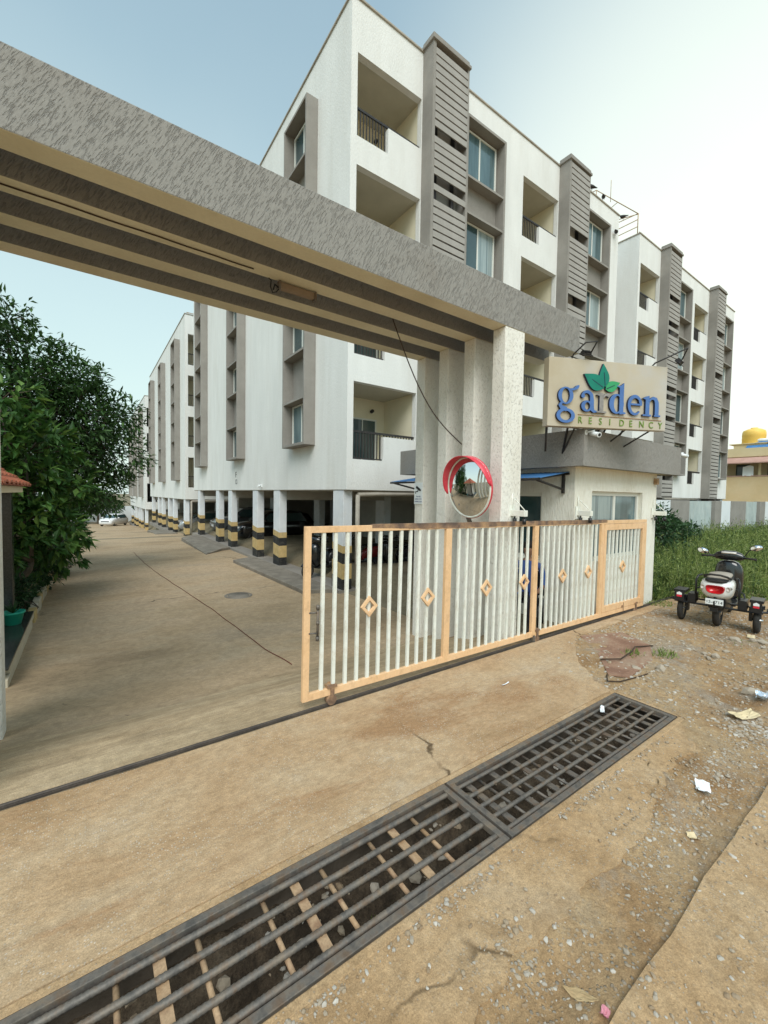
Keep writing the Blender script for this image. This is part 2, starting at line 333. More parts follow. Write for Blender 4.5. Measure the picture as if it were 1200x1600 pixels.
ground_mat('ramp_concrete',[(0.297,0.219,0.131),(0.400,0.299,0.185),(0.480,0.368,0.235),(0.412,0.320,0.216)],(.25,.19,.12),.6,2.2,.25,(.34,.3,.24),70,.72,None,.6,.93,stretch=(3.2,.55,1),msc=1.6)
ground_mat('sand_concrete',[(0.350,0.223,0.114),(0.444,0.293,0.158),(0.473,0.330,0.192),(0.444,0.334,0.221)],(.30,.19,.095),.6,1.4,.6,(.30,.26,.21),70,.66,(.5,.012,.8),.6)
ground_mat('apron_concrete',[(0.358,0.235,0.128),(0.451,0.306,0.177),(0.482,0.349,0.216),(0.472,0.367,0.257)],(.33,.19,.095),.9,.9,.7,(.38,.33,.27),80,.62,(.42,.010,1.0),.5,stretch=(1.7,.8,1))
ground_mat('drive_concrete',[(0.286,0.208,0.128),(0.382,0.279,0.171),(0.439,0.326,0.211),(0.369,0.284,0.193)],(.40,.325,.225),.5,.8,.15,(.30,.26,.2),60,.75,(.16,.004,.9),.3,.85,stretch=(1.8,.9,1),msc=.7)
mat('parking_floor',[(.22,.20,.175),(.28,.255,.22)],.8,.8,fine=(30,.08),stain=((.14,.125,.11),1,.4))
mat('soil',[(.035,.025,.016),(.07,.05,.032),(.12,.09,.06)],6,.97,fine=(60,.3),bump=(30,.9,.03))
mat('yard_earth',[(.16,.13,.08),(.24,.2,.13)],1,.95,fine=(20,.2),bump=(12,.6,.03))
def smooth(a,b,x):
    t=max(0,min(1,(x-a)/(b-a))); return t*t*(3-2*t)
PROF=[(3.43,0),(3.9,-.03),(5.2,-.33),(6.3,-.4),(24,-.42),(29,-.74),(48,-1.9),(70,-2.5),(400,-2.6)]
def zp(y):
    if y<=PROF[0][0]: return 0
    for (a,za),(b,zb) in zip(PROF,PROF[1:]):
        if y<=b: return za+(zb-za)*smooth(a,b,y)
    return PROF[-1][1]
def lin(a,b,s):
    n=max(1,round((b-a)/s)); return [a+(b-a)*i/n for i in range(n+1)]
def uniq(l): 
    l=sorted(l); o=[l[0]]
    for v in l[1:]:
        if v-o[-1]>1e-4:o.append(v)
    return o
TX0,TX1,TY0,TY1=-2.2,4.43,1.47,2.035      # drain trench opening
def street_z(x,y):
    dirt=max(smooth(4.0,5.2,x)*smooth(3.4,2.9,y), smooth(1.12,.95,y)*smooth(.2,.7,x+.6*(y)), 0)
    z=-.012+.004*nz(x,y,3,6)
    z+=dirt*(.018*nz(x,y,0,1.7)+.014*nz(x,y,5,5)+.012*nz(x,y,9,14))
    z+=.05*smooth(5.2,7.5,x)*max(0,nz(x,y,2,.9)+.25)*smooth(3.3,2.5,y)*(1-smooth(1.2,.2,math.hypot((x-8.25)/1.1,(y-2.3)/.9)))
    z+=.13*math.exp(-((x-7.0)/1.3)**2-((y-.75)/.45)**2)+.05*math.exp(-((x-5.7)/.6)**2-((y-1.0)/.3)**2)*(1+nz(x,y,6,5))
    z-=.02*dirt*smooth(1.10,.90,y)*smooth(.72,.85,y)*smooth(4.5,3.5,x)
    return z
def grid(name,xs,ys,zf,matn,skip=None,world=None,kind='structure'):
    mb=MB(); nx=len(xs)
    for y in ys:
        for x in xs: mb.v.append((x,y,zf(x,y)))
    for j in range(len(ys)-1):
        for i in range(nx-1):
            if skip and skip((xs[i]+xs[i+1])/2,(ys[j]+ys[j+1])/2): continue
            k=j*nx+i; mb.f.append((k,k+1,k+1+nx,k+nx)); mb.m.append(0); mb.sm.append(True)
    o=obj(name,mb,matn,fix=False)
    if kind:o['kind']=kind
    return o
xs=uniq([-250,-80,-30,-12,-6,-3]+lin(TX0,0,.1)+lin(0,TX1,.04)+lin(TX1,11,.05)+[11.5,12.5,14,17,22,30,50,100,300])
ys=uniq([-250,-60,-20,-8,-4,-2]+lin(-1,.6,.1)+lin(.6,TY0,.035)+lin(TY0,TY1,.06)+lin(TY1,3.43,.05))
grid('street',xs,ys,street_z,'dirt',skip=lambda x,y:TX0<x<TX1 and TY0<y<TY1)
# compound ground beyond the gate rail
def yard_z(x,y):
    k=smooth(5.2,6.3,x); return zp(y)*(1-k) - .012 + k*(-.02)
grid('ground',uniq([-250,-80,-30,-10,-4,-2,-1,0,2,4,5,5.4,5.8,6.3,7,9,12,16,24,40,80,300]),uniq([3.43,3.6]+lin(3.9,6.5,.2)+[8,12,18,24,25.5,27,29]+lin(32,70,3)+[100,180,400]),yard_z,'yard_earth')
grid('driveway',uniq([-1.25]+lin(-.9,4.95,.15)+[5.3]),uniq([3.47]+lin(3.5,8,.1)+lin(8,30,.4)+lin(30,75,1.5)),lambda x,y:zp(y)+.004*nz(x,y,1,1.1)*min(1,(y-3.4)*2),'drive_concrete')
# concrete slabs of the apron, with broken outer edges
def slab(name,x0,x1,yb0,yb1,zt,matn,nx=140,ny=24,th=.06):
    """x0,x1 functions of y-fraction ; yb0,yb1 functions of x"""
    mb=MB()
    for j in range(ny+1):
        t=j/ny; a,b=x0(t),x1(t)
        for i in range(nx+1):
            x=a+(b-a)*(i/nx); y=yb0(x)+(yb1(x)-yb0(x))*t
            mb.v.append((x,y,zt+.004*nz(x,y,4,1.6)+.002*nz(x,y,7,9)))
    W=nx+1
    for j in range(ny):
        for i in range(nx):
            k=j*W+i; mb.f.append((k,k+1,k+1+W,k+W)); mb.m.append(0); mb.sm.append(True)
    ring=[i for i in range(W)]+[j*W+nx for j in range(1,ny+1)]+[ny*W+i for i in range(nx-1,-1,-1)]+[j*W for j in range(ny-1,0,-1)]
    b0=len(mb.v)
    nr=len(ring)
    for k in ring: mb.v.append(mb.v[k])
    for k in ring: v=mb.v[k]; mb.v.append((v[0],v[1],v[2]-th))
    for q in range(nr):
        r2=(q+1)%nr; mb.f.append((b0+q,b0+nr+q,b0+nr+r2,b0+r2)); mb.m.append(0); mb.sm.append(False)
    o=obj(name,mb,matn); o['kind']='structure'; return o
wob=lambda x,s,a,k=0:a*nz(x,k,.5,s)+a*.6*nz(x,k,1.5,s*4)+a*.35*nz(x,k,2.5,s*13)
def apron_x1(t):
    y=2.09+(3.4-2.09)*t
    pts=[(2.0,4.42),(2.13,4.46),(2.3,4.55),(2.64,4.85),(3.0,5.4),(3.2,5.75),(3.45,6.1)]
    for (a,xa),(b,xb) in zip(pts,pts[1:]):
        if y<=b: return xa+(xb-xa)*max(0,(y-a)/(b-a))+wob(y,3,.07,2)
    return 6.1
ramp_zf=lambda x,y:zp(y)+.004*nz(x,y,1,1.1)*min(1,(y-3.4)*2)
slab('entrance_ramp',lambda t:-1.6,lambda t:5.3,lambda x:3.475,lambda x:4.85+.05*x+wob(x,1.1,.10),0,'ramp_concrete',nx=150,ny=26,th=.03)
for o_ in [bpy.data.objects['entrance_ramp']]:
    for v in o_.data.vertices: v.co.z+=ramp_zf(v.co.x,v.co.y)+.004
slab('apron',lambda t:-9,apron_x1,lambda x:2.085+wob(x,2,.004),lambda x:3.405,.0,'apron_concrete',nx=260)
slab('drain_edge_strip',lambda t:-9,lambda t:4.0+.3*t+wob(t,3,.1,5),lambda x:1.06+wob(x,1.6,.09)+.18*smooth(2.6,4.2,x)-.25*smooth(1.6,.6,x),lambda x:1.42,-.006,'sand_concrete',nx=420,ny=12)
slab('kerb_strip',lambda t:5.7+wob(t,3,.1,9),lambda t:14,lambda x:3.22+wob(x,1.5,.05),lambda x:3.4,-.005,'apron_concrete',nx=120,ny=5)
slab('road',lambda t:-60,lambda t:60,lambda x:-60,lambda x:.70+.015*(x-1.7)+wob(x,1.2,.03),.012,'sand_concrete',nx=500,ny=30)
# drain channel
mb=MB()
for (a,b) in (((TX0,TY0),(TX1,TY0)),((TX1,TY0),(TX1,TY1)),((TX1,TY1),(TX0,TY1)),((TX0,TY1),(TX0,TY0))):
    mb.quad((a[0],a[1],.0),(b[0],b[1],.0),(b[0],b[1],-.75),(a[0],a[1],-.75))

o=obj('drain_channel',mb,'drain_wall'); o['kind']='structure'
mb=MB()
for y0,y1 in ((TY0-.05,TY0-.001),(TY1+.001,TY1+.05)): mb.box(TX0,TX1+.05,y0,y1,-.08,-.003)
mb.box(TX1+.001,TX1+.05,TY0,TY1,-.08,-.0035)
o=obj('drain_lip',mb,'sand_concrete',bev=.006); o['kind']='structure'
def bed_z(x,y): return -.33+.16*smooth(1.72,2.03,y)+.07*nz(x,y,1,2.2)+.045*nz(x,y,4,7)+.025*nz(x,y,8,16)
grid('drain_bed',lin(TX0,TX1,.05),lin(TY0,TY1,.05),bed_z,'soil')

# ------------------------------------------------------------------ drain gratings
def rebar(x0,x1,y,z,r,mb):
    n=int((x1-x0)/.011); rings=[]
    for i in range(n+1):
        x=x0+(x1-x0)*i/n; rr=r*(1.10 if i%2 else .96)
        sk=.006*(1 if i%2 else 0)
        rings.append([(x+sk*math.cos(q),y+rr*math.cos(q),z+rr*math.sin(q)) for q in (2*math.pi*k/8 for k in range(8))])
    mb.loft(rings)
def grate(x0,x1,label,flats,rods):
    o=thing('drain_grate',label,'drain grate',((x0+x1)/2,(TY0+TY1)/2,0),group='steel gratings over the roadside drain'); W=o.location
    mb=MB(); t=.043
    mb.box(x0,x1,TY0+.004,TY0+t,-.035,.004); mb.box(x0,x1,TY1-t,TY1-.004,-.035,.004)
    mb.box(x0,x0+t,TY0+t,TY1-t,-.034,.003); mb.box(x1-t,x1,TY0+t,TY1-t,-.034,.003)
    mb.box(x0,x1,TY0+.002,TY0+.012,-.06,-.035); mb.box(x0,x1,TY1-.012,TY1-.002,-.06,-.035)
    obj('frame',mb,'rust_steel',o,W,bev=.003)
    ny=5
    for i in range(ny):
        mb=MB(); rebar(x0+t*.6,x1-t*.6,TY0+t+.032+(TY1-TY0-2*t-.064)*i/(ny-1)+rnd.uniform(-.004,.004),-.016,.0150 if x0<0 else .0125,mb); obj('bar',mb,'rust_steel',o,W)
    for x in flats:
        mb=MB(); mb.box(x-.024,x+.024,TY0+.02,TY1-.02,-.042,-.034); obj('crossbar',mb,'rust_flat' if x0<0 else 'rust_steel',o,W)
    for x in rods:
        mb=MB(); mb.cyl((x,TY0+.02,-.044),(x+rnd.uniform(-.01,.01),TY1-.02,-.044),.0125 if x0<0 else .010,n=8); obj('crossbar',mb,'rust_flat' if x0<0 else 'rust_steel',o,W)
    return o
grate(-1.6,2.0,'long rusty rebar drain grating nearest the camera',[.234+.626*k for k in range(-2,3)],[.234+.626*k+d_ for k in range(-2,3) for d_ in (-.163,.163)])
grate(2.02,4.41,'rusty rebar drain grating at the far right end of the drain',[2.17+.245*k for k in range(10)],[2.29+.245*k for k in range(9)])

# ------------------------------------------------------------------ entrance gateway
o=thing('entrance_gateway','grey textured four beam portal on cream columns spanning the driveway entrance','gateway',(4.6,4.4,-.2)); W=o.location
BY=[(3.55,3.76),(4.07,4.28),(4.60,4.80),(5.12,5.33)]
for a,b in BY:
    mb=MB(); mb.box(-2.2,6.18,a,b,4.222,4.745)
    # finer faces so that the edges can waver slightly
    bmw=mb.mesh('beam',['rustic_grey','cream_soffit'],W); 
    for p in bmw.polygons:
        if p.normal.z<-.9: p.material_index=1
    obj('beam',bmw,None,o,W,bev=.008)
for (a0,b0),(a1,b1) in zip(BY,BY[1:]):
    mb=MB(); mb.box(-2.2,6.0,b0+.001,b0+.62*(a1-b0),4.69,4.74); obj('gap_shade_slab',mb,'concrete',o,W)  # unseen slabs added over part of each gap to darken the beam sides
for i,(a,b) in enumerate(BY):
    for X0,X1 in ((4.43,4.83),(-1.10,-.66)):
        mb=MB(); mb.box(X0,X1,a+.002,b-.002,zp(a)-.05,4.22); obj('column',mb,'rustic_cream',o,W,bev=.01)
mat('fixture_brown',[(.22,.16,.11),(.28,.21,.15)],6,.7)
# tube light box and wires under the second beam
o=thing('light_fixture','brown rusty tube light box hung under the second portal beam','light fixture',(1.84,4.25,4.16)); W=o.location
mb=MB(); mb.box(1.66,2.05,4.235,4.295,4.14,4.207); obj('housing',mb,'fixture_brown',o,W,bev=.006)
mb=MB(); mb.box(1.64,1.66,4.22,4.305,4.12,4.21); mb.box(2.05,2.065,4.22,4.305,4.12,4.21); obj('end_cap',mb,'rust_steel',o,W)
mb=MB(); mb.tube([(1.66,4.24,4.15),(1.61,4.22,4.08),(1.57,4.22,4.06),(1.55,4.23,4.12),(1.56,4.24,4.19),(1.53,4.23,4.2)],.006,6); mb.tube([(1.65,4.25,4.14),(1.6,4.24,4.16),(1.58,4.23,4.1)],.009,6); obj('wire',mb,'print_black',o,W)
mb=MB(); mb.tube([(-2,4.13,4.214)]+[(x,4.155+.03*(x+1)/3+.008*nz(x,0,0,3),4.214-.006*abs(nz(x,1,0,2))) for x in lin(-1.6,1.36,.12)],.006,6)
tag(obj('beam_cable',mb,'cable'),'thin dark cable clipped along the soffit of the second portal beam','cable')
mb=MB(); pts=[]
for i in range(15):
    t=i/14; p=Vector((3.16,4.30,4.23)).lerp(Vector((4.36,4.22,2.75)),t); p.z-=.32*math.sin(math.pi*t)*(1-.3*t); p.y-=.0; pts.append(p)
mb.tube(pts,.008,6); tag(obj('hanging_cable',mb,'cable'),'loose dark cable sagging from the portal beam to the columns','cable')
# cctv notice on the farthest column
o=thing('cctv_notice','small white CCTV camera notice on the farthest portal column','notice',(4.425,5.215,2.05)); W=o.location
mb=MB(); mb.box(4.415,4.427,5.125,5.322,1.87,2.22); obj('plate',mb,'plate_white',o,W)
Pn=lambda u,v,w_:Vector((4.413-w_-4.425,5.31-u-5.215,v-2.05))
mb=MB(); Q=lambda u,v,w_:Vector((4.412-w_,5.31-u,v))
mb.prism([(.05,2.17),(.14,2.12),(.12,2.085),(.03,2.135)],Q,0,.002); mb.prism([(.135,2.12),(.16,2.10),(.15,2.08),(.125,2.09)],Q,0,.002)
mb.prism([(.02,2.08),(.035,2.08),(.035,2.04),(.02,2.04)],Q,0,.002); mb.prism([(.035,2.068),(.085,2.068),(.09,2.10),(.075,2.10),(.07,2.082),(.035,2.082)],Q,.0,.0015)
obj('pictogram',mb,'print_black',o,W)
for i,t in enumerate(('YOU ARE','UNDER CCTV','SURVEILLANCE')):
    obj('lettering',text_mesh(t,.027,.0006,'print_blue',lambda u,v,w_,i=i:Pn(u+.095,v+1.985-.042*i,w_+.001),'CENTER'),None,o)

# ------------------------------------------------------------------ convex mirror
o=thing('convex_mirror','round convex traffic mirror with red hooded rim on the portal columns','mirror',(4.12,3.80,2.13)); n=Vector((-.985,.07,-.10)).normalized()
up=Vector((0,0,1)); side=up.cross(n).normalized(); up=n.cross(side)
mb=MB(); rings=[]
for i in range(13):
    a=i/12; r=max(.003,.385*a); rings.append([n*(.055+.085*(1-a*a))+side*(r*math.cos(q))+up*(r*math.sin(q)) for q in (2*math.pi*k/40 for k in range(40))])
mb.loft(rings,caps=False); obj('mirror_lens',mb,'mirror',o)
mb=MB(); mb.torus((0,0,0),n,.392,.014,44,8); 
obj('rim',mb,'gate_bar_paint',o).location=n*.05
mb=MB(); rings=[]
for i in range(8):
    a=i/7; r=.412*(1-.25*a*a); rings.append([n*(.045-.10*a)+side*(r*math.cos(q))+up*(r*math.sin(q)) for q in (2*math.pi*k/36 for k in range(36))])
mb.loft(rings); obj('back_shell',mb,'red_plastic',o)
mb=MB()
for rr in (.405,.413):
    pass
rings=[]
for k in range(31):
    q=R(2)+R(190)*k/30; d=side*math.cos(q)+up*math.sin(q); e=math.sin(math.pi*k/30)**.5; dp=.03+.11*e
    rings.append([d*.402+n*.03,d*.410+n*(.03+dp*.5),d*.416+n*(.04+dp),d*.408+n*(.04+dp),d*.400+n*(.03+dp*.5),d*.394+n*.03])
mb.loft(rings); obj('hood',mb,'red_plastic',o)
mb=MB(); mb.cyl(-n*.05,(.31,-.0,.0),.028,n=10); mb.cyl((.02,.06,-.40),(.06,.06,-.47),.03,n=8); mb.box(.29,.31,-.08,.08,-.1,.1); obj('bracket',mb,'rust_steel',o)

# ------------------------------------------------------------------ sliding gate
G0=Vector((1.575,3.45,.10))
o=thing('sliding_gate','orange framed sliding gate with white vertical bars and diamond ornaments','gate',G0); o.rotation_euler=(0,R(.62),0)
Lg,Hg=6.87,1.61
mb=MB(); mb.box(0,.062,-.02,.02,0,Hg); obj('stile',mb,'orange_paint',o,bev=.003)
mb=MB(); mb.box(.062,Lg,-.019,.019,0,.07); obj('bottom_rail',mb,'orange_paint',o,bev=.003)
mb=MB(); mb.box(.062,Lg,-.019,.019,Hg-.06,Hg); obj('top_rail',mb,'orange_paint',o,bev=.003)
mb=MB(); rings=[]
for x in lin(.72,5.4,.06):
    k=smooth(.7,1.6,x)*(1-.6*smooth(5.0,5.4,x)); h=.010+.004*nz(x,0,0,9); y=.0215+.002*nz(x,3,0,7); d=.028+.034*k*(.6+.5*abs(nz(x,5,0,6)))
    rings.append([(x,-y,Hg+h),(x,y,Hg+h),(x,y,Hg-.03),(x,-y,Hg-d)])
mb.loft(rings,smooth=False); obj('guide_strip',mb,'rust_rail',o)
for x in (1.79,3.47,5.27):
    mb=MB(); mb.box(x-.045,x+.045,-.022,.021,.03,Hg-.061); obj('upright',mb,'orange_paint',o,bev=.003)
def gbars(x0,x1,z0,z1,n,par,parent):
    me=None
    for i in range(n):
        x=x0+(x1-x0)*(i+1)/(n+1)
        if me is None:
            mb=MB(); mb.box(-.017,.017,-.012,.012,z0,z1); me=mb.mesh('bar',['gate_bar_paint'])
        b=obj('bar',me,None,parent); b.location.x=x; b.rotation_euler.y=rnd.gauss(0,.0018)
gbars(.062,1.745,.065,Hg-.055,12,None,o); gbars(1.835,3.425,.065,Hg-.055,11,None,o); gbars(3.515,5.225,.065,Hg-.055,12,None,o)
# wicket leaf at the right end
mb=MB(); z0,z1=.075,Hg-.065
mb.box(5.325,5.40,-.024,.018,z0,z1); mb.box(Lg-.16,Lg-.004,-.024,.018,z0,z1); mb.box(5.40,Lg-.16,-.0235,.018,z0,z0+.10); mb.box(5.40,Lg-.16,-.0235,.018,z1-.10,z1)
wk=obj('wicket_door',mb,'orange_paint',o,bev=.003)
gbars(5.40,Lg-.16,z0+.095,z1-.095,9,None,wk)
mb=MB(); mb.box(6.0,6.06,-.034,-.0245,z0+.005,z0+.04); mb.box(6.07,6.076,-.03,-.024,.01,.16); obj('latch',mb,'rust_rail',wk)
for x in (.70,1.48,2.45,3.21,4.13,4.85,5.98):
    mb=MB(); a,b_=.098,.105
    for k in range(4):
        c=[(a,0),(0,b_),(-a,0),(0,-b_)]; p,q=c[k],c[(k+1)%4]; s_=.60
        mb.prism([p,q,(q[0]*s_,q[1]*s_),(p[0]*s_,p[1]*s_)],lambda u,v,w_,k=k:(x+u,-.013-w_,.80+v),.0,.026+.0004*(k%2))
    obj('diamond_ornament',mb,'orange_paint',o)
mb=MB(); mb.cyl((.125,-.045,.60),(.125,-.045,.85),.011,n=10); mb.cyl((.125,-.045,.56),(.125,-.045,.60),.017,n=10); mb.cyl((.125,-.045,.85),(.125,-.045,.89),.017,n=10); mb.cyl((.125,-.045,.71),(.125,-.045,.74),.016,n=10)
mb.cyl((.125,-.045,.63),(.05,-.018,.63),.008,n=8); mb.cyl((.125,-.045,.82),(.05,-.018,.82),.008,n=8); obj('handle',mb,'rust_steel',o)
for x in (.30,3.55,6.55):
    mb=MB(); mb.cyl((x,-.03,-.045),(x,.03,-.045),.05,n=18); mb.cyl((x,-.04,-.045),(x,.04,-.045),.014,n=8); rl=obj('roller',mb,'rust_rail',o)
    mb=MB(); mb.box(x-.02,x+.02,-.036,-.031,-.06,.11); mb.box(x-.02,x+.02,.031,.036,-.06,.11); mb.box(x-.05,x+.05,-.0365,.0365,.075,.1); obj('roller_bracket',mb,'rust_rail',rl)
mb=MB(); mb.box(3.46,3.50,-.03,.02,-.085,.02); obj('stop_plate',mb,'rust_steel',o)
# ground rail
mb=MB()
for a,b in zip(lin(-6,11,.5),lin(-6,11,.5)[1:]): 
    pass
mb.box(-6,10.2,3.437,3.463,-.03,.006); mb.cyl((-6,3.45,.010),(10.2,3.45,.010),.012,n=8)
tag(obj('gate_rail',mb,'rail_dark',bev=.003),'worn steel gate track laid across the driveway entrance','rail')
# guide brackets
for X,lab in ((4.66,'gate guide bracket on the front portal column'),(6.30,'gate guide bracket at the left corner of the guard cabin'),(9.02,'gate guide bracket at the right corner of the guard cabin')):
    zc=1.80-.012*(X-4.6)
    o=thing('guide_bracket',lab,'bracket',(X,3.56,zc),group='gate guide brackets')
    W=o.location
    mb=MB(); mb.box(X-.035,X+.035,3.33,3.565,zc-.045,zc+.035); mb.box(X-.06,X+.06,3.548,3.566,zc-.1,zc+.1); obj('arm',mb,'gate_bar_paint',o,W,bev=.003)
    mb=MB(); mb.cyl((X,3.53,zc+.2),(X,3.35,zc+.035),.007,n=6); mb.cyl((X,3.55,zc+.03),(X,3.55,zc+.26),.008,n=6); obj('stay_rod',mb,'gate_bar_paint',o,W)
    for dy in (-.205,-.055):
        mb=MB(); y=3.56+dy; mb.cyl((X,y,zc-.045),(X,y,zc-.075),.01,n=8); mb.cyl((X,y,zc-.075),(X,y,zc-.15),.026,n=12); obj('guide_roller',mb,'black_plastic',o,W)
# ------------------------------------------------------------------ guard cabin
def wall_grid(mb,us,vs,holes,P,th,m=0):
    us=uniq(us+[h[0] for h in holes]+[h[1] for h in holes]); vs=uniq(vs+[h[2] for h in holes]+[h[3] for h in holes])
    us=[u for u in us]; sol={}
    for i in range(len(us)-1):
        for j in range(len(vs)-1):
            u=(us[i]+us[i+1])/2; v=(vs[j]+vs[j+1])/2
            sol[i,j]=not any(h[0]<u<h[1] and h[2]<v<h[3] for h in holes)
    for (i,j),s_ in sol.items():
        if not s_: continue
        a,b,c,d=us[i],us[i+1],vs[j],vs[j+1]
        mb.quad(P(a,c,0),P(b,c,0),P(b,d,0),P(a,d,0),m); mb.quad(P(a,c,th),P(a,d,th),P(b,d,th),P(b,c,th),m)
        if not sol.get((i-1,j)): mb.quad(P(a,c,0),P(a,d,0),P(a,d,th),P(a,c,th),m)
        if not sol.get((i+1,j)): mb.quad(P(b,c,0),P(b,c,th),P(b,d,th),P(b,d,0),m)
        if not sol.get((i,j-1)): mb.quad(P(a,c,0),P(a,c,th),P(b,c,th),P(b,c,0),m)
        if not sol.get((i,j+1)): mb.quad(P(a,d,0),P(b,d,0),P(b,d,th),P(a,d,th),m)
mat('cabin_cream',[(.75,.72,.62),(.82,.80,.72)],.9,.9,fine=(3,.03),bump=(1,.5,.010,3,.36,.56),stretch=(.02,.02,.12),stain=((.5,.43,.3),.8,.35,(.5,.5,2)))
X0,X1,Y0,Y1=6.22,9.17,3.57,7.4
o=thing('guard_cabin','cream guard cabin with grey parapet behind the sliding gate','cabin',(7.7,5.4,-.05)); W=o.location
mb=MB(); wall_grid(mb,[X0,X1],[-.45,2.52],[(6.74,8.57,.95,2.13)],lambda u,v,w_:(u,Y0+w_,v),.15)
wall_grid(mb,[Y0+.15,Y1],[-.45,2.52],[(4.15,5.5,.95,2.09)],lambda u,v,w_:(X0+w_,u,v),.15)
mb.box(X1-.15,X1,Y0+.15,Y1,-.45,2.52); mb.box(X0+.15,X1-.15,Y1-.15,Y1,-.45,2.52)
obj('wall',mb,'cabin_cream',o,W)
mb=MB(); a,b,c,d=5.95,9.53,3.30,7.7
mb.box(a+.12,b-.12,c+.12,d-.12,2.53,2.68); obj('roof_slab',mb,'concrete',o,W)
mb=MB(); mb.box(a,b,c,c+.12,2.49,3.03); mb.box(a,b,d-.12,d,2.49,3.03); mb.box(a,a+.12,c+.12,d-.12,2.49,3.03); mb.box(b-.12,b,c+.12,d-.12,2.49,3.03)
pp=obj('parapet',mb,'rustic_grey',o,W)
mb=MB(); mb.box(a+.1,b-.1,c+.1,Y0,2.50,2.53); mb.box(a+.1,X0,Y0,d-.1,2.50,2.53); obj('soffit',mb,'cream_soffit',o,W)
def window(par,W,P,u0,u1,v0,v1,npan,dep=.05,fr=.05,glass=('glass_teal',),name='window'):
    mb=MB()
    def bx(a,b,c,d,e,f):
        p=[P(x,y,z) for x in (a,b) for y in (c,d) for z in (e,f)]
        i=len(mb.v); mb.v+=[tuple(q) for q in p]
        for q in ((0,1,3,2),(4,6,7,5),(0,4,5,1),(2,3,7,6),(0,2,6,4),(1,5,7,3)): mb.f.append(tuple(i+k for k in q)); mb.m.append(0); mb.sm.append(False)
    bx(u0,u0+fr,v0,v1,0,dep); bx(u1-fr,u1,v0,v1,0,dep); bx(u0+fr,u1-fr,v0,v0+fr,0.001,dep); bx(u0+fr,u1-fr,v1-fr,v1,.001,dep)
    for k in range(1,npan):
        u=u0+(u1-u0)*k/npan; bx(u-fr/2,u+fr/2,v0+fr,v1-fr,.006+.002*k,dep)
    w_=obj(name,mb,'window_frame',par,W)
    for k in range(npan):
        ua=u0+(u1-u0)*k/npan; ub=u0+(u1-u0)*(k+1)/npan; mb=MB()
        z=dep*.5+.004*(k%2); mb.quad(P(ua+.01,v0+.02,z),P(ub-.01,v0+.02,z),P(ub-.01,v1-.02,z),P(ua+.01,v1-.02,z)); obj('pane',mb,glass[k%len(glass)],w_,W)
    return w_
window(o,W,lambda u,v,w_:(u,Y0+.07+w_,v),6.74,8.57,.95,2.13,2,fr=.07,glass=('curtain_reflect_glass','glass_teal'))  # vertical reflections are painted into the streaked pane
window(o,W,lambda u,v,w_:(X0+.07+w_,u,v),4.15,5.5,.95,2.09,2,fr=.06,glass=('glass_dark','glass_teal'))
mb=MB(); mb.box(9.02,9.10,3.50,3.568,2.30,2.42); obj('lamp_box',mb,'rust_flat',o,W,bev=.006)
# blue awning along the cabin's side
o=thing('awning','blue sheet awning on black brackets along the cabin side wall','awning',(5.9,5.5,2.3)); W=o.location
mb=MB(); ysA=lin(3.66,7.4,.04); rings=[]
for i,y in enumerate(ysA):
    k=.006*(i%2); rings.append([(5.45,y,2.30+k),(6.215,y,2.42+k),(6.215,y,2.424+k),(5.45,y,2.304+k)])
mb.loft(rings,smooth=False); obj('sheet',mb,'blue_sheet',o,W)
mb=MB(); mb.box(5.44,5.48,3.66,7.4,2.262,2.297); mb.box(6.18,6.214,3.66,7.4,2.375,2.41); obj('edge_bar',mb,'dark_metal',o,W)
for y in (3.75,5.0,6.2,7.3):
    mb=MB(); mb.tube([(5.47,y,2.275),(6.2,y,2.14)],.018,6); mb.box(6.17,6.21,y-.02,y+.02,2.08,2.37); mb.tube([(5.47,y,2.285),(6.2,y,2.385)],.014,6); obj('strut',mb,'dark_metal',o,W)
# security cameras on the parapet
def cctv(label,p,d,wallp):
    o=thing('security_camera',label,'security camera',p,group='security cameras on the cabin parapet'); p=Vector(p); d=Vector(d).normalized()
    mb=MB(); mb.cyl(-d*.07,d*.08,.034,n=14); mb.cyl(d*.08,d*.095,.038,n=14); obj('camera_body',mb,'plate_white',o)
    mb=MB(); mb.cyl(d*.0955,d*.099,.024,n=12); obj('lens',mb,'print_black',o)
    mb=MB(); mb.tube([-d*.03,Vector((0,0,.05)),Vector(wallp)-p],.012,6); mb.cyl(Vector(wallp)-p,Vector(wallp)-p+Vector((0,.012,0)),.04,n=12); obj('mount',mb,'plate_white',o)
    mb=MB(); mb.box(-.05,.05,.06,.12,-.04,.07); 
    return o
cctv('white bullet security camera at the left corner of the cabin parapet',(6.05,3.2,2.95),(-.3,-.9,-.25),(6.0,3.292,2.98))
cctv('white bullet security camera at the right end of the cabin parapet',(9.68,3.32,2.90),(.85,-.45,-.2),(9.54,3.36,2.92))

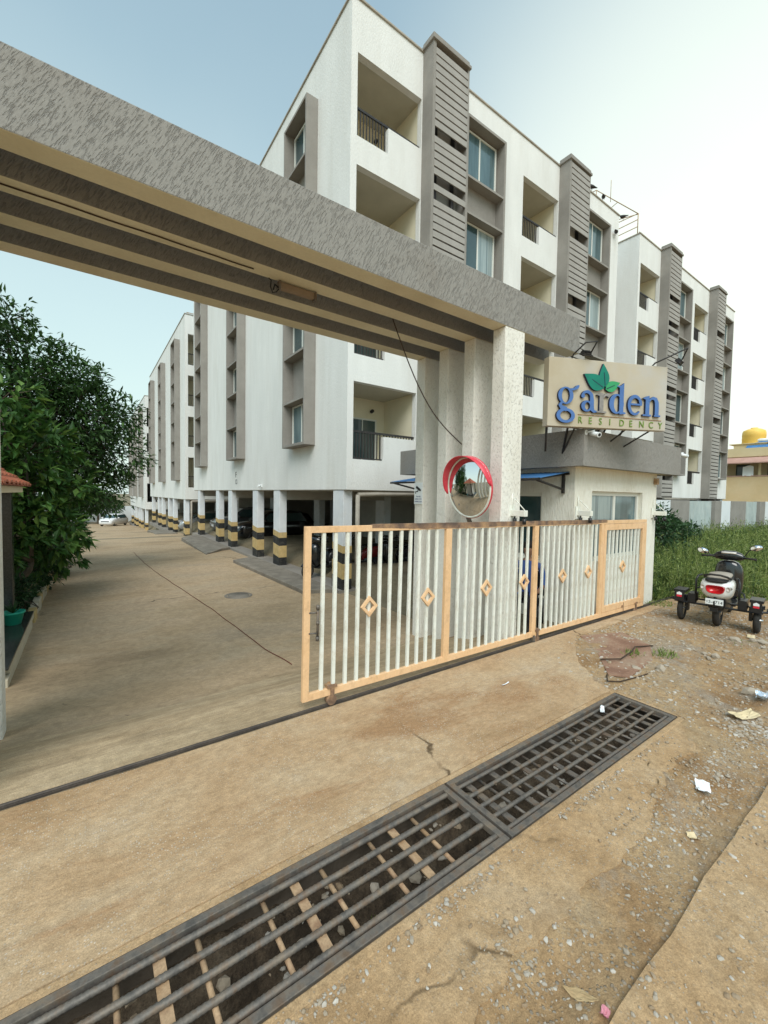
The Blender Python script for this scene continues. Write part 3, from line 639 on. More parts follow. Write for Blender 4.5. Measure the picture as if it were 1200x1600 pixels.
# ------------------------------------------------------------------ name board
sA=Vector((5.25,3.48,0)); su=Vector((.928,-.373,0)).normalized(); sn=Vector((-.373,-.928,0)).normalized()   # along, towards street
base=sA+su*1.05; base.z=2.7
o=thing('name_board','tan name board reading garden RESIDENCY on the cabin roof','sign board',base)
PS=lambda u,v,w_:sA+su*u+Vector((0,0,v))+sn*w_-base
mb=MB(); c8=[(.03,3.02),(2.07,3.05),(2.07,4.01),(.03,3.985)]
mb.prism(c8,PS,-.12,0); obj('panel',mb,'sign_tan',o,bev=.006)
def ell(cx,cy,rx,ry,n=28,a0=0,a1=360): return [(cx+rx*math.cos(R(a0+(a1-a0)*k/n)),cy+ry*math.sin(R(a0+(a1-a0)*k/n))) for k in range(n+(0 if a1-a0==360 else 1))]
class Letter:
    def __init__(s,u,z,sc): s.u,s.z,s.sc,s.mb,s.k=u,z,sc,MB(),0
    def P(s): return lambda x,y,w_:PS(s.u+x*s.sc,s.z+y*s.sc*1.0,w_)
    def d(s): s.k+=1; return .034+.0007*s.k
    def ring(s,cx,cy,rx,ry,ix,iy,dx=0,dy=0):
        n=30; P=s.P(); d=s.d(); A=ell(cx,cy,rx,ry,n); B=ell(cx+dx,cy+dy,ix,iy,n)
        for i in range(n):
            j=(i+1)%n; a,b,c,e=A[i],A[j],B[j],B[i]
            s.mb.quad(P(*a,d),P(*b,d),P(*c,d),P(*e,d)); s.mb.quad(P(*a,d),P(*a,.002),P(*b,.002),P(*b,d),1); s.mb.quad(P(*e,d),P(*c,d),P(*c,.002),P(*e,.002),1)
    def stroke(s,pts):
        """pts: (x,y,width)"""
        P=s.P(); d=s.d(); Lf=[];Rt=[]
        for i,(x,y,w_) in enumerate(pts):
            a=pts[max(i-1,0)]; b=pts[min(i+1,len(pts)-1)]; t=Vector((b[0]-a[0],b[1]-a[1])).normalized(); nn=Vector((-t.y,t.x))*w_/2
            Lf.append((x+nn.x,y+nn.y)); Rt.append((x-nn.x,y-nn.y))
        for i in range(len(pts)-1):
            s.mb.quad(P(*Lf[i],d),P(*Rt[i],d),P(*Rt[i+1],d),P(*Lf[i+1],d))
            s.mb.quad(P(*Lf[i],d),P(*Lf[i+1],d),P(*Lf[i+1],.002),P(*Lf[i],.002),1); s.mb.quad(P(*Rt[i],d),P(*Rt[i],.002),P(*Rt[i+1],.002),P(*Rt[i+1],d),1)
        for (l,r) in ((Lf[0],Rt[0]),(Lf[-1],Rt[-1])): s.mb.quad(P(*l,d),P(*r,d),P(*r,.002),P(*l,.002),1)
    def arc(s,cx,cy,rx,ry,a0,a1,w0,w1,n=16,wm=None):
        out=[]
        for k in range(n+1):
            t=k/n; a=R(a0+(a1-a0)*t); w_=w0+(w1-w0)*t if wm is None else (w0*(1-t)**2+2*wm*t*(1-t)*1.0+w1*t*t)
            out.append((cx+rx*math.cos(a),cy+ry*math.sin(a),w_))
        return out
    def rect(s,a,b,c,e): s.mb.prism([(a,c),(b,c),(b,e),(a,e)],s.P(),.002,s.d(),0,1)
    def poly(s,p): s.mb.prism(p,s.P(),.002,s.d(),0,1)
    def done(s,m,label=None):
        q=obj('letter',s.mb,[m,'letter_side'],o,fix=False); 
        if label:q['label']=label
sc=.285; zb=3.245; B='letter_blue'
l=Letter(.15,zb-.005,sc*1.17); l.ring(.42,.64,.37,.36,.19,.30); l.stroke([(.66,.90,.10),(.82,.93,.10),(.98,1.03,.15),(1.06,1.10,.05)]); l.stroke([(.24,.36,.10),(.15,.22,.16),(.24,.12,.19),(.48,.06,.18)]); l.ring(.44,-.20,.45,.31,.27,.20,.0,-.0); l.done(B)
l=Letter(.535,zb,sc); l.stroke(l.arc(.36,.74,.28,.26,165,10,.10,.2)+[(.66,.6,.23),(.665,.3,.23),(.70,.13,.22),(.80,.04,.14),(.95,.05,.07)]); l.poly(ell(.13,.78,.11,.10,14)); l.ring(.36,.29,.32,.28,.15,.19,.04,.0); l.done(B)
l=Letter(.805,zb,sc); l.rect(.16,.40,.03,.93); l.rect(.0,.58,0,.085); l.poly([(-.02,.88),(.20,.99),(.38,1.0),(.38,.88),(.18,.84)]); l.stroke([(.36,.74,.07),(.48,.90,.10),(.60,.93,.15),(.74,.88,.2)]); l.done('letter_bare','bare grey letter whose blue face has come off')
l=Letter(1.015,zb,sc*1.03); l.ring(.44,.50,.43,.49,.21,.40,.05,0); l.rect(.60,.85,.05,1.40); l.poly([(.40,1.44),(.52,1.37),(.62,1.38),(.85,1.55),(.85,1.36),(.60,1.30),(.44,1.35)]); l.poly([(.62,-.01),(.98,.03),(.98,.10),(.84,.12),(.62,.10)]); l.done(B)
l=Letter(1.33,zb,sc*1.03); l.stroke(l.arc(.48,.50,.36,.44,5,318,.10,.07,26,.27)); l.rect(.22,.84,.50,.59); l.stroke([(.83,.5,.13),(.815,.62,.16),(.77,.74,.18)]); l.done(B)
l=Letter(1.61,zb,sc*1.03); l.rect(.16,.40,.03,.92); l.rect(.0,.52,0,.085); l.poly([(-.02,.88),(.20,.99),(.38,1.03),(.38,.88),(.18,.82)]); l.stroke([(.37,.74,.07),(.48,.88,.10),(.62,.93,.15),(.76,.88,.21),(.84,.72,.24),(.855,.5,.24),(.855,.04,.24)]); l.rect(.70,1.08,0,.085); l.done(B)
mb=MB(); mb.prism([(.52,3.205),(1.98,3.195),(1.98,3.203),(.52,3.213)],PS,.001,.012); obj('rule_line',mb,'rust_flat',o)
for i,ch in enumerate('RESIDENCY'):
    u=.52+i*.176; obj('small_letter',text_mesh(ch,.135,.004,'letter_green',lambda x,y,w_,u=u,i=i:PS(u+x*.92,3.085-.001*i+y,w_+.006)),None,o)
def leafpoly(cx,cy,ln,wd,ang):
    pts=[]; ca,sa=math.cos(R(ang)),math.sin(R(ang))
    for k in range(13): t=k/12; pts.append((t*ln,wd*math.sin(math.pi*t**.8)*(1-.25*t)))
    for k in range(11,0,-1): t=k/12; pts.append((t*ln,-wd*math.sin(math.pi*t**.8)*(1-.25*t)))
    return [(cx+x*ca-y*sa,cy+x*sa+y*ca) for x,y in pts]
for (cx,cy,ln,wd,ang,m_) in ((.915,3.60,.38,.125,152,'leaf_teal'),(.935,3.62,.33,.095,97,'leaf_teal'),(.945,3.585,.27,.085,25,'leaf_bright')):
    mb=MB(); mb.prism(leafpoly(cx,cy,ln,wd,ang),PS,.002,.034+.002*(ang%3),0,1)
    lf=obj('leaf_emblem',mb,[m_,'letter_side'],o); mb=MB()
    ca,sa=math.cos(R(ang)),math.sin(R(ang)); q=[(.02,-.006),(ln*.62,-.003),(ln*.62,.003),(.02,.006)]
    mb.prism([(cx+x*ca-y*sa,cy+x*sa+y*ca) for x,y in q],PS,.033,.040); obj('vein',mb,'letter_side',lf)
for u in (.12,.6,1.05,1.5,1.95):
    mb=MB(); q=PS(u,3.75,-.13); r2=Vector((q.x+.10,3.64-base.y,2.69-base.z))
    mb.tube([q,PS(u,3.1,-.2) if False else Vector(q).lerp(r2,.5),r2],.016,6); mb.tube([PS(u,3.08,-.13),r2],.012,6); obj('strut',mb,'dark_metal',o)
def flood(label,u,z,arm,face):
    q=PS(u,z,.0)+base; o2=thing('floodlight',label,'floodlight',q,group='floodlights over the name board')
    f=Vector(face).normalized(); s_=f.cross(Vector((0,0,1))).normalized(); t=s_.cross(f)
    mb=MB(); c=Vector((0,0,0)); T=Matrix((s_,t,f)).transposed().to_4x4()
    mb.box(-.062,.062,-.045,.045,-.022,.022,T=T)
    for k in range(6): mb.box(-.055+.021*k,-.051+.021*k,-.04,.04,-.045,-.022,T=T)
    obj('lamp_housing',mb,'dark_metal',o2,bev=.004)
    mb=MB(); mb.box(-.052,.052,-.034,.034,.0225,.026,T=T); obj('lamp_glass',mb,'lens_clear',o2)
    mb=MB(); mb.tube([Vector(p)-q for p in arm]+[s_*.07+f*-.01],.011,6); mb.tube([s_*.07,s_*.07-t*.07,-s_*.07-t*.07,-s_*.07],.007,6); obj('arm',mb,'dark_metal',o2)
flood('black floodlight on bent arm above the left end of the name board',.62,4.07,[PS(.45,3.95,-.12)+base,PS(.42,4.05,0)+base,PS(.5,4.17,.14)+base,PS(.62,4.17,.22)+base],(.25,.5,-.8))
flood('black floodlight on long arm past the right end of the name board',2.27,4.10,[PS(1.8,3.95,-.1)+base,PS(1.81,4.04,.02)+base,PS(2.2,4.24,.2)+base],(-.1,.75,-.6))
# ------------------------------------------------------------------ apartment blocks
SEC={}
BW,BD,BT,BS=12.55,17.4,13.82,2.53       # width, depth, top, soffit (above the parking ground)
def build_block(label,loc):
    o=thing('apartment_block',label,'building',loc,group='white apartment blocks on stilts')
    def P_(name,mb,mats,sec,parent=o,bev=0):
        q=obj(name,mb,mats,parent,bev=bev); SEC[q.name]=sec; return q
    sill=lambda k:3.27+2.51*k; top=lambda k:5.13+2.51*k
    bal=(.17,6.37)
    holes=[]
    for u0 in bal:
        for k in range(4): holes+=[(u0,u0+.9,sill(k),top(k)),(u0+.9,u0+1.94,sill(k)+.61,top(k))]
    mb=MB(); wall_grid(mb,[0,BW],[BS,BT],holes,lambda u,v,w_:(u,w_,v),.16); P_('facade_wall',mb,'white_plaster','all')
    mb=MB(); wall_grid(mb,[.16,BD],[BS,BT],[],lambda u,v,w_:(w_,u,v),.16); P_('facade_wall',mb,'white_plaster','all')
    mb=MB(); mb.box(BW-.16,BW,.16,BD,BS,BT); mb.box(.16,BW-.16,BD-.16,BD,BS,BT); P_('facade_wall',mb,'white_plaster','all')
    mb=MB(); mb.box(.16,BW-.16,.16,BD-.16,12.9,13.05); P_('roof',mb,'concrete','all')
    mb=MB(); c=.035
    mb.box(-c,BW+c,-c,.2,BT,BT+.05); mb.box(-c,.2,.2,BD+c,BT,BT+.05); mb.box(BW-.2,BW+c,.2,BD+c,BT,BT+.05); P_('coping',mb,'concrete','all',bev=.01)
    mb=MB(); mb.tube([(.1,.08,BT+.14),(BW-.1,.08,BT+.14)],.022,6)
    for x in lin(.2,BW-.2,1.35): mb.cyl((x,.08,BT+.04),(x,.08,BT+.14),.014,n=6)
    P_('roof_pipe',mb,'rust_flat','front')
    mb=MB(); mb.box(.03,BW-.03,.03,BD-.03,BS-.03,BS+.06); P_('parking_ceiling',mb,'concrete','all')
    for yy in (4.3,9.7,15.9):
        mb=MB(); mb.box(.2,BW-.2,yy,yy+.3,BS-.32,BS-.03); P_('ceiling_beam',mb,'interior_wall','all')
    # balconies
    barmesh={}
    for bi,u0 in enumerate(bal):
        sec='front' if bi==0 else 'front2'
        for k in range(4):
            s,t=sill(k),top(k); D=1.5; a,b=u0-.03,u0+1.97
            mb=MB(); e=.16
            mb.quad((a,D,s-.02),(b,D,s-.02),(b,D,t+.02),(a,D,t+.02)); mb.quad((a,e,s-.02),(a,D,s-.02),(a,D,t+.02),(a,e,t+.02)); mb.quad((b,e,s-.02),(b,D,s-.02),(b,D,t+.02),(b,e,t+.02))
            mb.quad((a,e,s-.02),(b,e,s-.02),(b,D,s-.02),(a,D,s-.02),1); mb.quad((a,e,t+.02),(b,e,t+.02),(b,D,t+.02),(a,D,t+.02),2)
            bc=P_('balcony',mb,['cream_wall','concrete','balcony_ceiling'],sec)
            mb=MB(); x=u0+.75; mb.box(x-.06,x+.92,D-.05,D-.01,s,s+1.32); P_('door_frame',mb,'window_frame',sec,bc)
            for xx in (x,x+.45):
                mb=MB(); mb.box(xx,xx+.41,D-.06,D-.045,s+.05,s+1.27); P_('door_pane',mb,'glass_dark',sec,bc)
            mb=MB(); mb.cyl((u0+1.5,D-.02,t-.32),(u0+1.5,D-.1,t-.30),.05,n=10); P_('wall_lamp',mb,'dark_metal',sec,bc)
            mb=MB(); mb.box(u0,u0+1.94,.06,.10,s+.66,s+.71); mb.box(u0,u0+.9,.065,.095,s+.02,s+.05); rl=P_('railing',mb,'dark_metal',sec)
            for i in range(10):
                if 'long' not in barmesh:
                    m1=MB(); m1.box(-.011,.011,-.011,.011,.03,.67); barmesh['long']=m1.mesh('bar',['dark_metal']); m1=MB(); m1.box(-.011,.011,-.011,.011,.60,.67); barmesh['short']=m1.mesh('bar',['dark_metal'])
                q=P_('bar',barmesh['long'],None,sec,rl); q.location=(u0+.05+.088*i,.08,s)
            for i in range(11):
                q=P_('bar',barmesh['short'],None,sec,rl); q.location=(u0+.96+.092*i,.08,s)
    # slatted service towers
    slat=None
    for ti,u0 in enumerate((2.14,8.34)):
        sec='front2' if ti else 'front1'
        a,b,yf=u0,u0+1.29,-.40
        mb=MB(); mb.box(a,a+.09,yf,-.002,BS-.02,BT+.02); mb.box(b-.05,b,yf,-.002,BS-.02,BT+.02); mb.box(a+.09,b-.05,-.03,-.003,BS,BT+.02); mb.box(a+.09,b-.05,yf+.045,-.03,BS-.02,BS+.05)
        tw=P_('slat_tower',mb,'grey_plaster',sec)
        mb=MB(); mb.box(a-.05,b+.03,yf-.05,.0-.004,BT+.02,BT+.10); mb.box(a-.02,b-.02,yf-.02,-.006,BT+.10,BT+.19); P_('tower_cap',mb,'grey_plaster',sec,tw,bev=.01)
        for x in (a+.22,a+.36,b-.3): mb=MB(); mb.cyl((x,-.12,BS+.05),(x,-.12,BT-.1),.055,n=8); P_('drain_pipe',mb,'dark_metal',sec,tw)
        for k in range(4): mb=MB(); mb.box(a+.3,b-.2,-.06,-.028,4.1+2.51*k,4.6+2.51*k); P_('vent_window',mb,'concrete',sec,tw)
        if slat is None:
            m1=MB(); m1.box(.0,1.15,-.03,0,0,.152); slat=m1.mesh('slat',['slat_paint'])
        z=BS+.06; r2=random.Random(5+ti); i=0
        while z<BT-.12:
            q=P_('slat',slat,None,sec,tw); q.location=(a+.09,yf+.025+r2.uniform(-.004,.004),z); q.rotation_euler.y=r2.gauss(0,.003)
            i+=1; z+=.195+(0 if r2.random()>.16 or z>12.4 else .20) if not ti else .195+(.0 if r2.random()>.05 or z>12.6 else .30)
    # projecting window bays
    def bay(P,u0,u1,sills,tops,zb,zt,sec,glass):
        mb=MB(); d=.33; f=.075
        def bx(a,b,c,e,w0,w1):
            p=[P(x,y,z) for x in (a,b) for y in (c,e) for z in (w0,w1)]; i=len(mb.v); mb.v+=[tuple(q) for q in p]
            for q in ((0,1,3,2),(4,6,7,5),(0,4,5,1),(2,3,7,6),(0,2,6,4),(1,5,7,3)): mb.f.append(tuple(i+k for k in q)); mb.m.append(0); mb.sm.append(False)
        bx(u0,u0+f,zb,zt,.002,d); bx(u1-f,u1,zb,zt,.002,d); bx(u0+f,u1-f,zb,zb+f,.002,d); bx(u0+f,u1-f,zt-f,zt,.002,d); bx(u0+f,u1-f,zb+f,zt-f,.002,.03)
        by=P_('window_bay',mb,'grey_plaster',sec,bev=.006)
        for k in range(4):
            zz=[]
            if k: zz.append(sills[k]-.06)
            if k<3: zz.append(tops[k])
            for z in zz:
                mb=MB(); bx(u0+f,u1-f,z,z+.06,.03,d-.012); P_('shelf',mb,'grey_plaster',sec,by)
            w_=window(o,None,lambda u,v,q:P(u,v,.075-q),u0+f+.02,u1-f-.08,sills[k]+.02,min(tops[k],zt-f)-.02,2,fr=.045,dep=.045,glass=glass[k%len(glass)]); SEC[w_.name]=sec
            for ch in w_.children: SEC[ch.name]=sec
    gl=[('curtain_reflect_glass','glass_teal'),('glass_teal','glass_dark'),('glass_dark','curtain_reflect_glass'),('glass_teal','glass_teal')]
    for bi,u0 in enumerate((3.46,9.66)):
        bay(lambda u,v,w_:(u,-w_,v),u0,u0+1.66,[3.72+2.51*k for k in range(4)],[5.20+2.51*k for k in range(4)],3.64,12.84,'front2' if bi else 'front1',gl)
    for i,y0 in enumerate((1.70,7.80,14.0)):
        bay(lambda u,v,w_:(-w_,u,v),y0,y0+1.52,[3.82+2.51*k for k in range(4)],[4.98+2.51*k+(.1 if k==3 else 0) for k in range(4)],3.74,12.77,'left',[('glass_dark','glass_teal'),('glass_teal','glass_dark')])
    # columns with warning stripes
    def col(x,y,dx,dy,stripes,sec):
        mb=MB(); mb.box(x,x+dx,y,y+dy,-.05,BS-.02); c_=P_('column',mb,'pale_blue_white',sec,bev=.008)
        if stripes:
            for z0,z1,m_ in ((0.0,.40,'black_stripe'),(.40,.78,'yellow_stripe'),(.78,1.04,'black_stripe'),(1.04,1.22,'yellow_stripe')):
                sk=.07; p=.004; mb=MB(); i=0; A=[(x-p,y-p),(x+dx+p,y-p),(x+dx+p,y+dy+p),(x-p,y+dy+p)]
                lo=[z0+(sk if (z0>.1 and k in (0,1)) else 0)*-1 for k in range(4)]; hi=[z1-(sk if k in (0,1) else 0) for k in range(4)]
                mb.v=[(*A[k],lo[k]) for k in range(4)]+[(*A[k],hi[k]) for k in range(4)]
                for k in range(4): mb.f.append((k,(k+1)%4,4+(k+1)%4,4+k)); mb.m.append(0); mb.sm.append(False)
                P_('stripe_band',mb,m_,sec,c_)
    for y in (.16,4.28,6.42,9.75,11.9,15.9): col(.02,y,.25,.52,True,'all')
    for x in (4.2,8.4,12.0): col(x,.12,.45,.3,x<5,'all')
    for x in (4.2,8.4,12.0):
        for y in (4.28,9.75,15.9): col(x,y,.3,.6,False,'all')
    mb=MB(); mb.box(BW-.12,BW-.02,.5,BD-.1,0,BS-.03); mb.box(6.0,7.8,6.4,9.6,0,BS-.03); mb.box(2.5,BW-.2,BD-.2,BD-.08,0,BS-.03); mb.box(8.7,BW-.2,3.0,3.12,0,BS-.03); P_('parking_shade_wall',mb,'interior_wall','all')  # far side and back closed by added walls to darken the parking; stair core
    # drain pipes under the corner and block letter
    mb=MB(); mb.tube([(.36,.05,BS-.12),(.9,.05,BS-.1),(3,.05,BS-.08),(8,.05,BS-.06)],.055,8); mb.tube([(.36,.05,BS-.12),(.36,.05,.3)],.055,8); P_('waste_pipe',mb,'concrete','front')
    return o
B0=Vector((5.04,8.62,-.4))
blk=build_block('white four storey block nearest the gate with grey slatted towers',B0)
PS2=lambda x,y,z_:Vector((-.004-z_,5.98-x,y+2.98))
q=obj('block_letter',text_mesh('F',.34,.004,'print_black',lambda u,v,w_:Vector((-.006-w_,9.1-u,3.05+v))),None,blk); SEC[q.name]='letter'
mb=MB(); 
for a_ in ((8.87,9.07,2.78,2.80),(8.87,9.07,2.94,2.96),(8.87,8.89,2.80,2.94),(9.05,9.07,2.80,2.94)): mb.box(-.01,-.003,*a_)
q=obj('block_mark',mb,'print_black',blk); SEC[q.name]='letter'
# straighten sections: the second block along the street, and two more down the driveway
b2=copy_tree(blk,None,lambda c:SEC.get(c.name)not in('left','letter')); b2.location=B0+Vector((14.4,0,0)); b2['label']='white four storey block at right beyond the name board'
b3=copy_tree(blk,None,lambda c:SEC.get(c.name) in('all','left','front')); b3.location=(4.95,28.1,-.96); b3['label']='white block on striped columns further down the driveway, behind the nearest block'
b4=copy_tree(blk,None,lambda c:SEC.get(c.name) in('all','left')); b4.location=(4.75,47.8,-2.3); b4['label']='farthest white block at the end of the driveway, behind the tree branches'
# wall camera on the nearest block
o=thing('wall_camera','tiny camera under the wall edge of the nearest block','security camera',(4.98,14.5,2.28)); 
mb=MB(); mb.cyl((0,0,0),(-.12,-.1,-.03),.04,n=10); mb.box(0,.07,-.03,.03,-.05,.05); obj('camera_body',mb,'plate_white',o)
# parking floors and kerb ramps
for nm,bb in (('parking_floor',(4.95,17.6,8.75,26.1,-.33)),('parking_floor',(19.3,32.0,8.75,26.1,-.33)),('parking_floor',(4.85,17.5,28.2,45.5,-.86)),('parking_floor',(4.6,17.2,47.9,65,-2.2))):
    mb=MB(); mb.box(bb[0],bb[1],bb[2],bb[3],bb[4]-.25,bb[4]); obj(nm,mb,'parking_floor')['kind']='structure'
def ramp(pts,z0,z1,name='kerb'):
    mb=MB(); n=len(pts); i=0
    mb.v=[(x,y,z) for x,y,z in pts]+[(x,y,z0) for x,y,z in pts]; mb.f=[tuple(range(n))]+[(k,(k+1)%n,n+(k+1)%n,n+k) for k in range(n)]; mb.m=[0]*(n+1); mb.sm=[False]*(n+1)
    obj(name,mb,'kerb_concrete',bev=.02)['kind']='structure'
ramp([(4.20,9.2,-.30),(4.96,8.9,-.30),(4.96,15.1,-.30),(4.62,15.1,-.33),(4.10,14.7,-.31)],-.6,0)
ramp([(3.75,17.1,-.38),(4.6,18.0,-.31),(4.95,18.2,-.30),(4.95,23.9,-.28),(4.5,24,-.28),(3.8,22.6,-.24)],-.8,0)
ramp([(3.6,30.5,-.72),(4.9,30.5,-.70),(4.9,36,-.9),(3.7,36,-.9)],-1.5,0)
# manhole and the thin cable lying on the drive
mb=MB(); c=(2.87,9.84); zz=zp(9.84)+.002
for r0,r1,h0 in ((.0,.235,.008),(.25,.31,.006),):
    rings=[[(c[0]+r*math.cos(a),c[1]+r*math.sin(a)*1.05,zz+h) for a in (2*math.pi*k/36 for k in range(36))] for r,h in ((max(r0,.002),h0),(r1,h0),(r1+.004,-.01))]
    mb.loft(rings,caps=False)
tag(obj('manhole_cover',mb,'kerb_concrete'),'round concrete manhole cover in the driveway','manhole')
mb=MB(); cp=[(2.25,5.25),(2.2,6.2),(2.15,7.4),(2.06,9.0),(1.9,11),(1.7,13.4),(1.55,16),(1.47,19.5)]; pts=[]
for (a,b),(c_,d) in zip(cp,cp[1:]):
    for k in range(8): t=k/8; x=a+(c_-a)*t; y=b+(d-b)*t; pts.append((x+.02*nz(y,0,0,1.3),y,zp(y)+.012))
mb.tube(pts,.006,5); tag(obj('ground_cable',mb,'cable_red'),'thin reddish cable lying along the driveway','cable')
# ------------------------------------------------------------------ roof frame on the second block and pigeons
o=thing('roof_pipe_frame','thin steel pipe frame on the roof of the right hand block','pipe frame',(19.5,9.0,13.45)); W=o.location
mb=MB(); A=[(19.5,8.75,14.5),(19.5,13.5,14.7),(15.8,13.5,14.9),(16.2,8.9,15.1)]
mb.tube([(19.5,8.75,13.45),(19.5,8.75,14.35)],.02,5); mb.tube([(19.5,8.75,14.35),(19.6,12.6,14.6),(19.6,12.6,15.3),(19.55,8.75,14.35)],.018,5); mb.tube([(19.5,8.75,13.8),(19.5,13.0,13.8)],.018,5); mb.tube([(19.5,8.75,14.1),(19.5,13.0,14.1)],.018,5)
mb.tube([(19.5,11,13.4),(19.5,11,14.6)],.018,5); mb.tube([(19.5,9.9,13.4),(19.5,9.9,14.45)],.018,5); mb.tube([(19.55,8.75,14.35),(17.6,9.6,15.0),(17.7,12.6,15.4),(19.6,12.6,15.3)],.018,5); mb.tube([(17.6,9.6,15.0),(17.6,9.6,13.4)],.016,5); mb.tube([(18.6,9.2,14.7),(19.6,11.0,14.95)],.014,5); mb.tube([(18.2,9.3,14.6),(18.2,9.3,15.5)],.012,5)
obj('pipe',mb,'rust_flat',o,W)
def pigeon(p,a,label):
    mb=MB(); rings=[]
    for x,zc,ry,rz in ((-.17,.085,.012,.006),(-.10,.095,.03,.022),(-.02,.105,.055,.05),(.06,.12,.055,.055),(.10,.15,.035,.04),(.12,.19,.026,.028),(.145,.205,.02,.02),(.17,.20,.005,.006)):
        rings.append([(x,ry*math.cos(q),zc+rz*math.sin(q)) for q in (2*math.pi*k/10 for k in range(10))])
    mb.loft(rings); mb.cyl((.0,.02,0),(.01,.02,.07),.006,n=5); mb.cyl((.0,-.02,0),(.01,-.02,.07),.006,n=5)
    q=obj('pigeon',mb,'dark_metal'); q.location=p; q.rotation_euler.z=a; q.scale=(1.25,)*3; tag(q,label,'pigeon','pigeons on the roof edge')
for i,(x,y,z,a) in enumerate(((15.55,8.66,13.58,2.6),(16.4,8.66,13.58,.4),(17.15,8.5,12.46,.3),(19.52,10.2,14.62,1.2),(19.55,9.4,14.45,1.8))):
    pigeon((x,y,z),a,['dark pigeon on the roof edge just right of the slatted tower','dark pigeon on the roof edge near the end of the nearest block','dark pigeon perched on the top of a window bay','dark pigeon on the roof pipe frame, farther back','dark pigeon on the roof pipe frame, nearer the corner'][i])

# ------------------------------------------------------------------ compound wall with corrugated infill at right
mat('wall_white',[(.66,.70,.72),(.72,.75,.76)],1,.9,stain=((.5,.48,.42),1.2,.3))
mat('corrugated',[(.40,.47,.47),(.50,.56,.55)],2,.45,metal=.3,stain=((.25,.26,.24),2,.4,(.6,.6,3)))
YW=7.9
o=thing('compound_wall','grey and white compound wall with corrugated sheet infill behind the weeds','wall',(24,YW,0)); W=o.location
def seg(x0,x1,kind,zt=2.0):
    if kind=='c':
        mb=MB(); pr=[]; n=int((x1-x0)/.05)
        for i in range(n+1):
            x=x0+(x1-x0)*i/n; pr.append([(x,YW+.12+(.03 if i%4<2 else 0),0),(x,YW+.12+(.03 if i%4<2 else 0),zt-.02)])
        mb.loft(pr,closed=False,smooth=False); obj('corrugated_sheet',mb,'corrugated',o,W)
    else:
        mb=MB(); mb.box(x0,x1,YW+(-.04 if kind=='g' else 0),YW+.3,-.1,zt); obj('pier' if kind=='g' else 'wall_panel',mb,'grey_plaster' if kind=='g' else 'wall_white',o,W,bev=.01)
for a,b,k in ((16.5,21.85,'w'),(21.85,24.0,'g'),(24.0,27.6,'c'),(27.6,28.6,'g'),(28.6,30.25,'w'),(30.25,33,'g'),(33,36,'c'),(36,37.2,'g'),(37.2,41,'w'),(41,43,'g')): seg(a,b,k,2.0+.0*a)
# ------------------------------------------------------------------ orange house beyond
mat('house_orange',[(.66,.49,.27),(.72,.56,.34)],.7,.9,stain=((.6,.5,.3),1,.4))
mat('faded_tile',[(.42,.25,.20),(.5,.31,.26)],2,.8)
mat('house_cream',[(.58,.48,.28),(.64,.54,.34)],.7,.9)
o=thing('orange_house','cream and orange house with tiled canopy beyond the compound wall','house',(47,8,0)); W=o.location
mb=MB(); mb.box(45,45.25,-6,17,-.1,4.08); mb.box(45.0,45.3,-6,17,5.72,6.45); mb.box(45.3,53,-6,17,5.72,6.0); obj('wall',mb,['house_orange'],o,W)
mb=MB(); mb.box(46.6,53,-6,17,-.1,5.72); obj('inner_wall',mb,'house_cream',o,W)
mb=MB(); mb.box(44.98,45.28,-6.02,17.02,5.75,6.46); obj('parapet_band',mb,'house_cream',o,W)
mb=MB()
mb.quad((44.2,-6,5.22),(44.2,17,5.22),(45.0,17,5.68),(45.0,-6,5.68)); mb.quad((44.2,-6,5.14),(44.2,17,5.14),(45.0,17,5.6),(45.0,-6,5.6)); mb.quad((44.2,-6,5.14),(44.2,17,5.14),(44.2,17,5.22),(44.2,-6,5.22)); obj('tiled_canopy',mb,'faded_tile',o,W)
for y in (12.2,9.9,6.5):
    mb=MB(); mb.box(45.03,45.2,y,y+.16,4.08,5.72); obj('post',mb,'house_cream',o,W)
for y0,y1,z0,z1 in ((11.0,11.9,4.0,5.2),(9.2,9.8,3.6,5.25),(7.6,8.6,4.2,5.2)):
    mb=MB(); mb.box(46.55,46.595,y0,y1,z0,z1); obj('window',mb,'glass_dark',o,W)
mb=MB(); mb.box(44.96,45.29,-6,17,4.08,4.16); obj('sill_band',mb,'faded_tile',o,W)
mb=MB(); 
mb.loft([[(44.97,y,4.95+.05*math.sin(y*9)),(44.95+.02*math.sin(y*14),y,4.12)] for y in lin(10.35,11.05,.05)],closed=False); tag(obj('hanging_cloth',mb,'plate_white'),'white cloth hanging over the balcony of the orange house','cloth')
o=thing('water_tank','yellow water tank on the roof of the orange house','water tank',(47,10.9,6)); 
mat('tank_yellow',[(.80,.50,.09),(.85,.56,.14)],1,.5)
mb=MB(); rings=[]
for z,r in ((.95,.78),(1.0,.80),(1.3,.79),(1.33,.81),(1.6,.79),(1.63,.81),(1.95,.79),(2.1,.74),(2.25,.45),(2.27,.25),(2.36,.25),(2.36,.01)): rings.append([(r*math.cos(q),r*math.sin(q),z) for q in (2*math.pi*k/28 for k in range(28))])
mb.loft(rings); obj('tank',mb,'tank_yellow',o)
mb=MB(); mb.box(-1.0,1.0,-1.1,1.1,0,.9); mb.box(-1.1,1.1,-1.3,1.4,.9,.96); obj('stand',mb,'house_cream',o)
o=thing('solar_heater','blue solar water heater panel beside the yellow tank','solar panel',(45.8,10.2,6.45))
mb=MB(); mb.prism([(-.9,.0),(.9,.0),(.9,1.0),(-.9,1.0)],lambda u,v,w_:(v*.7-.1+w_*.3,-u,v*.6+w_*.5+.05),0,.08); obj('panel',mb,'blue_sheet',o)
mb=MB(); mb.cyl((.65,-.95,.75),(.65,.95,.75),.14,n=12); obj('cylinder',mb,'plate_white',o)

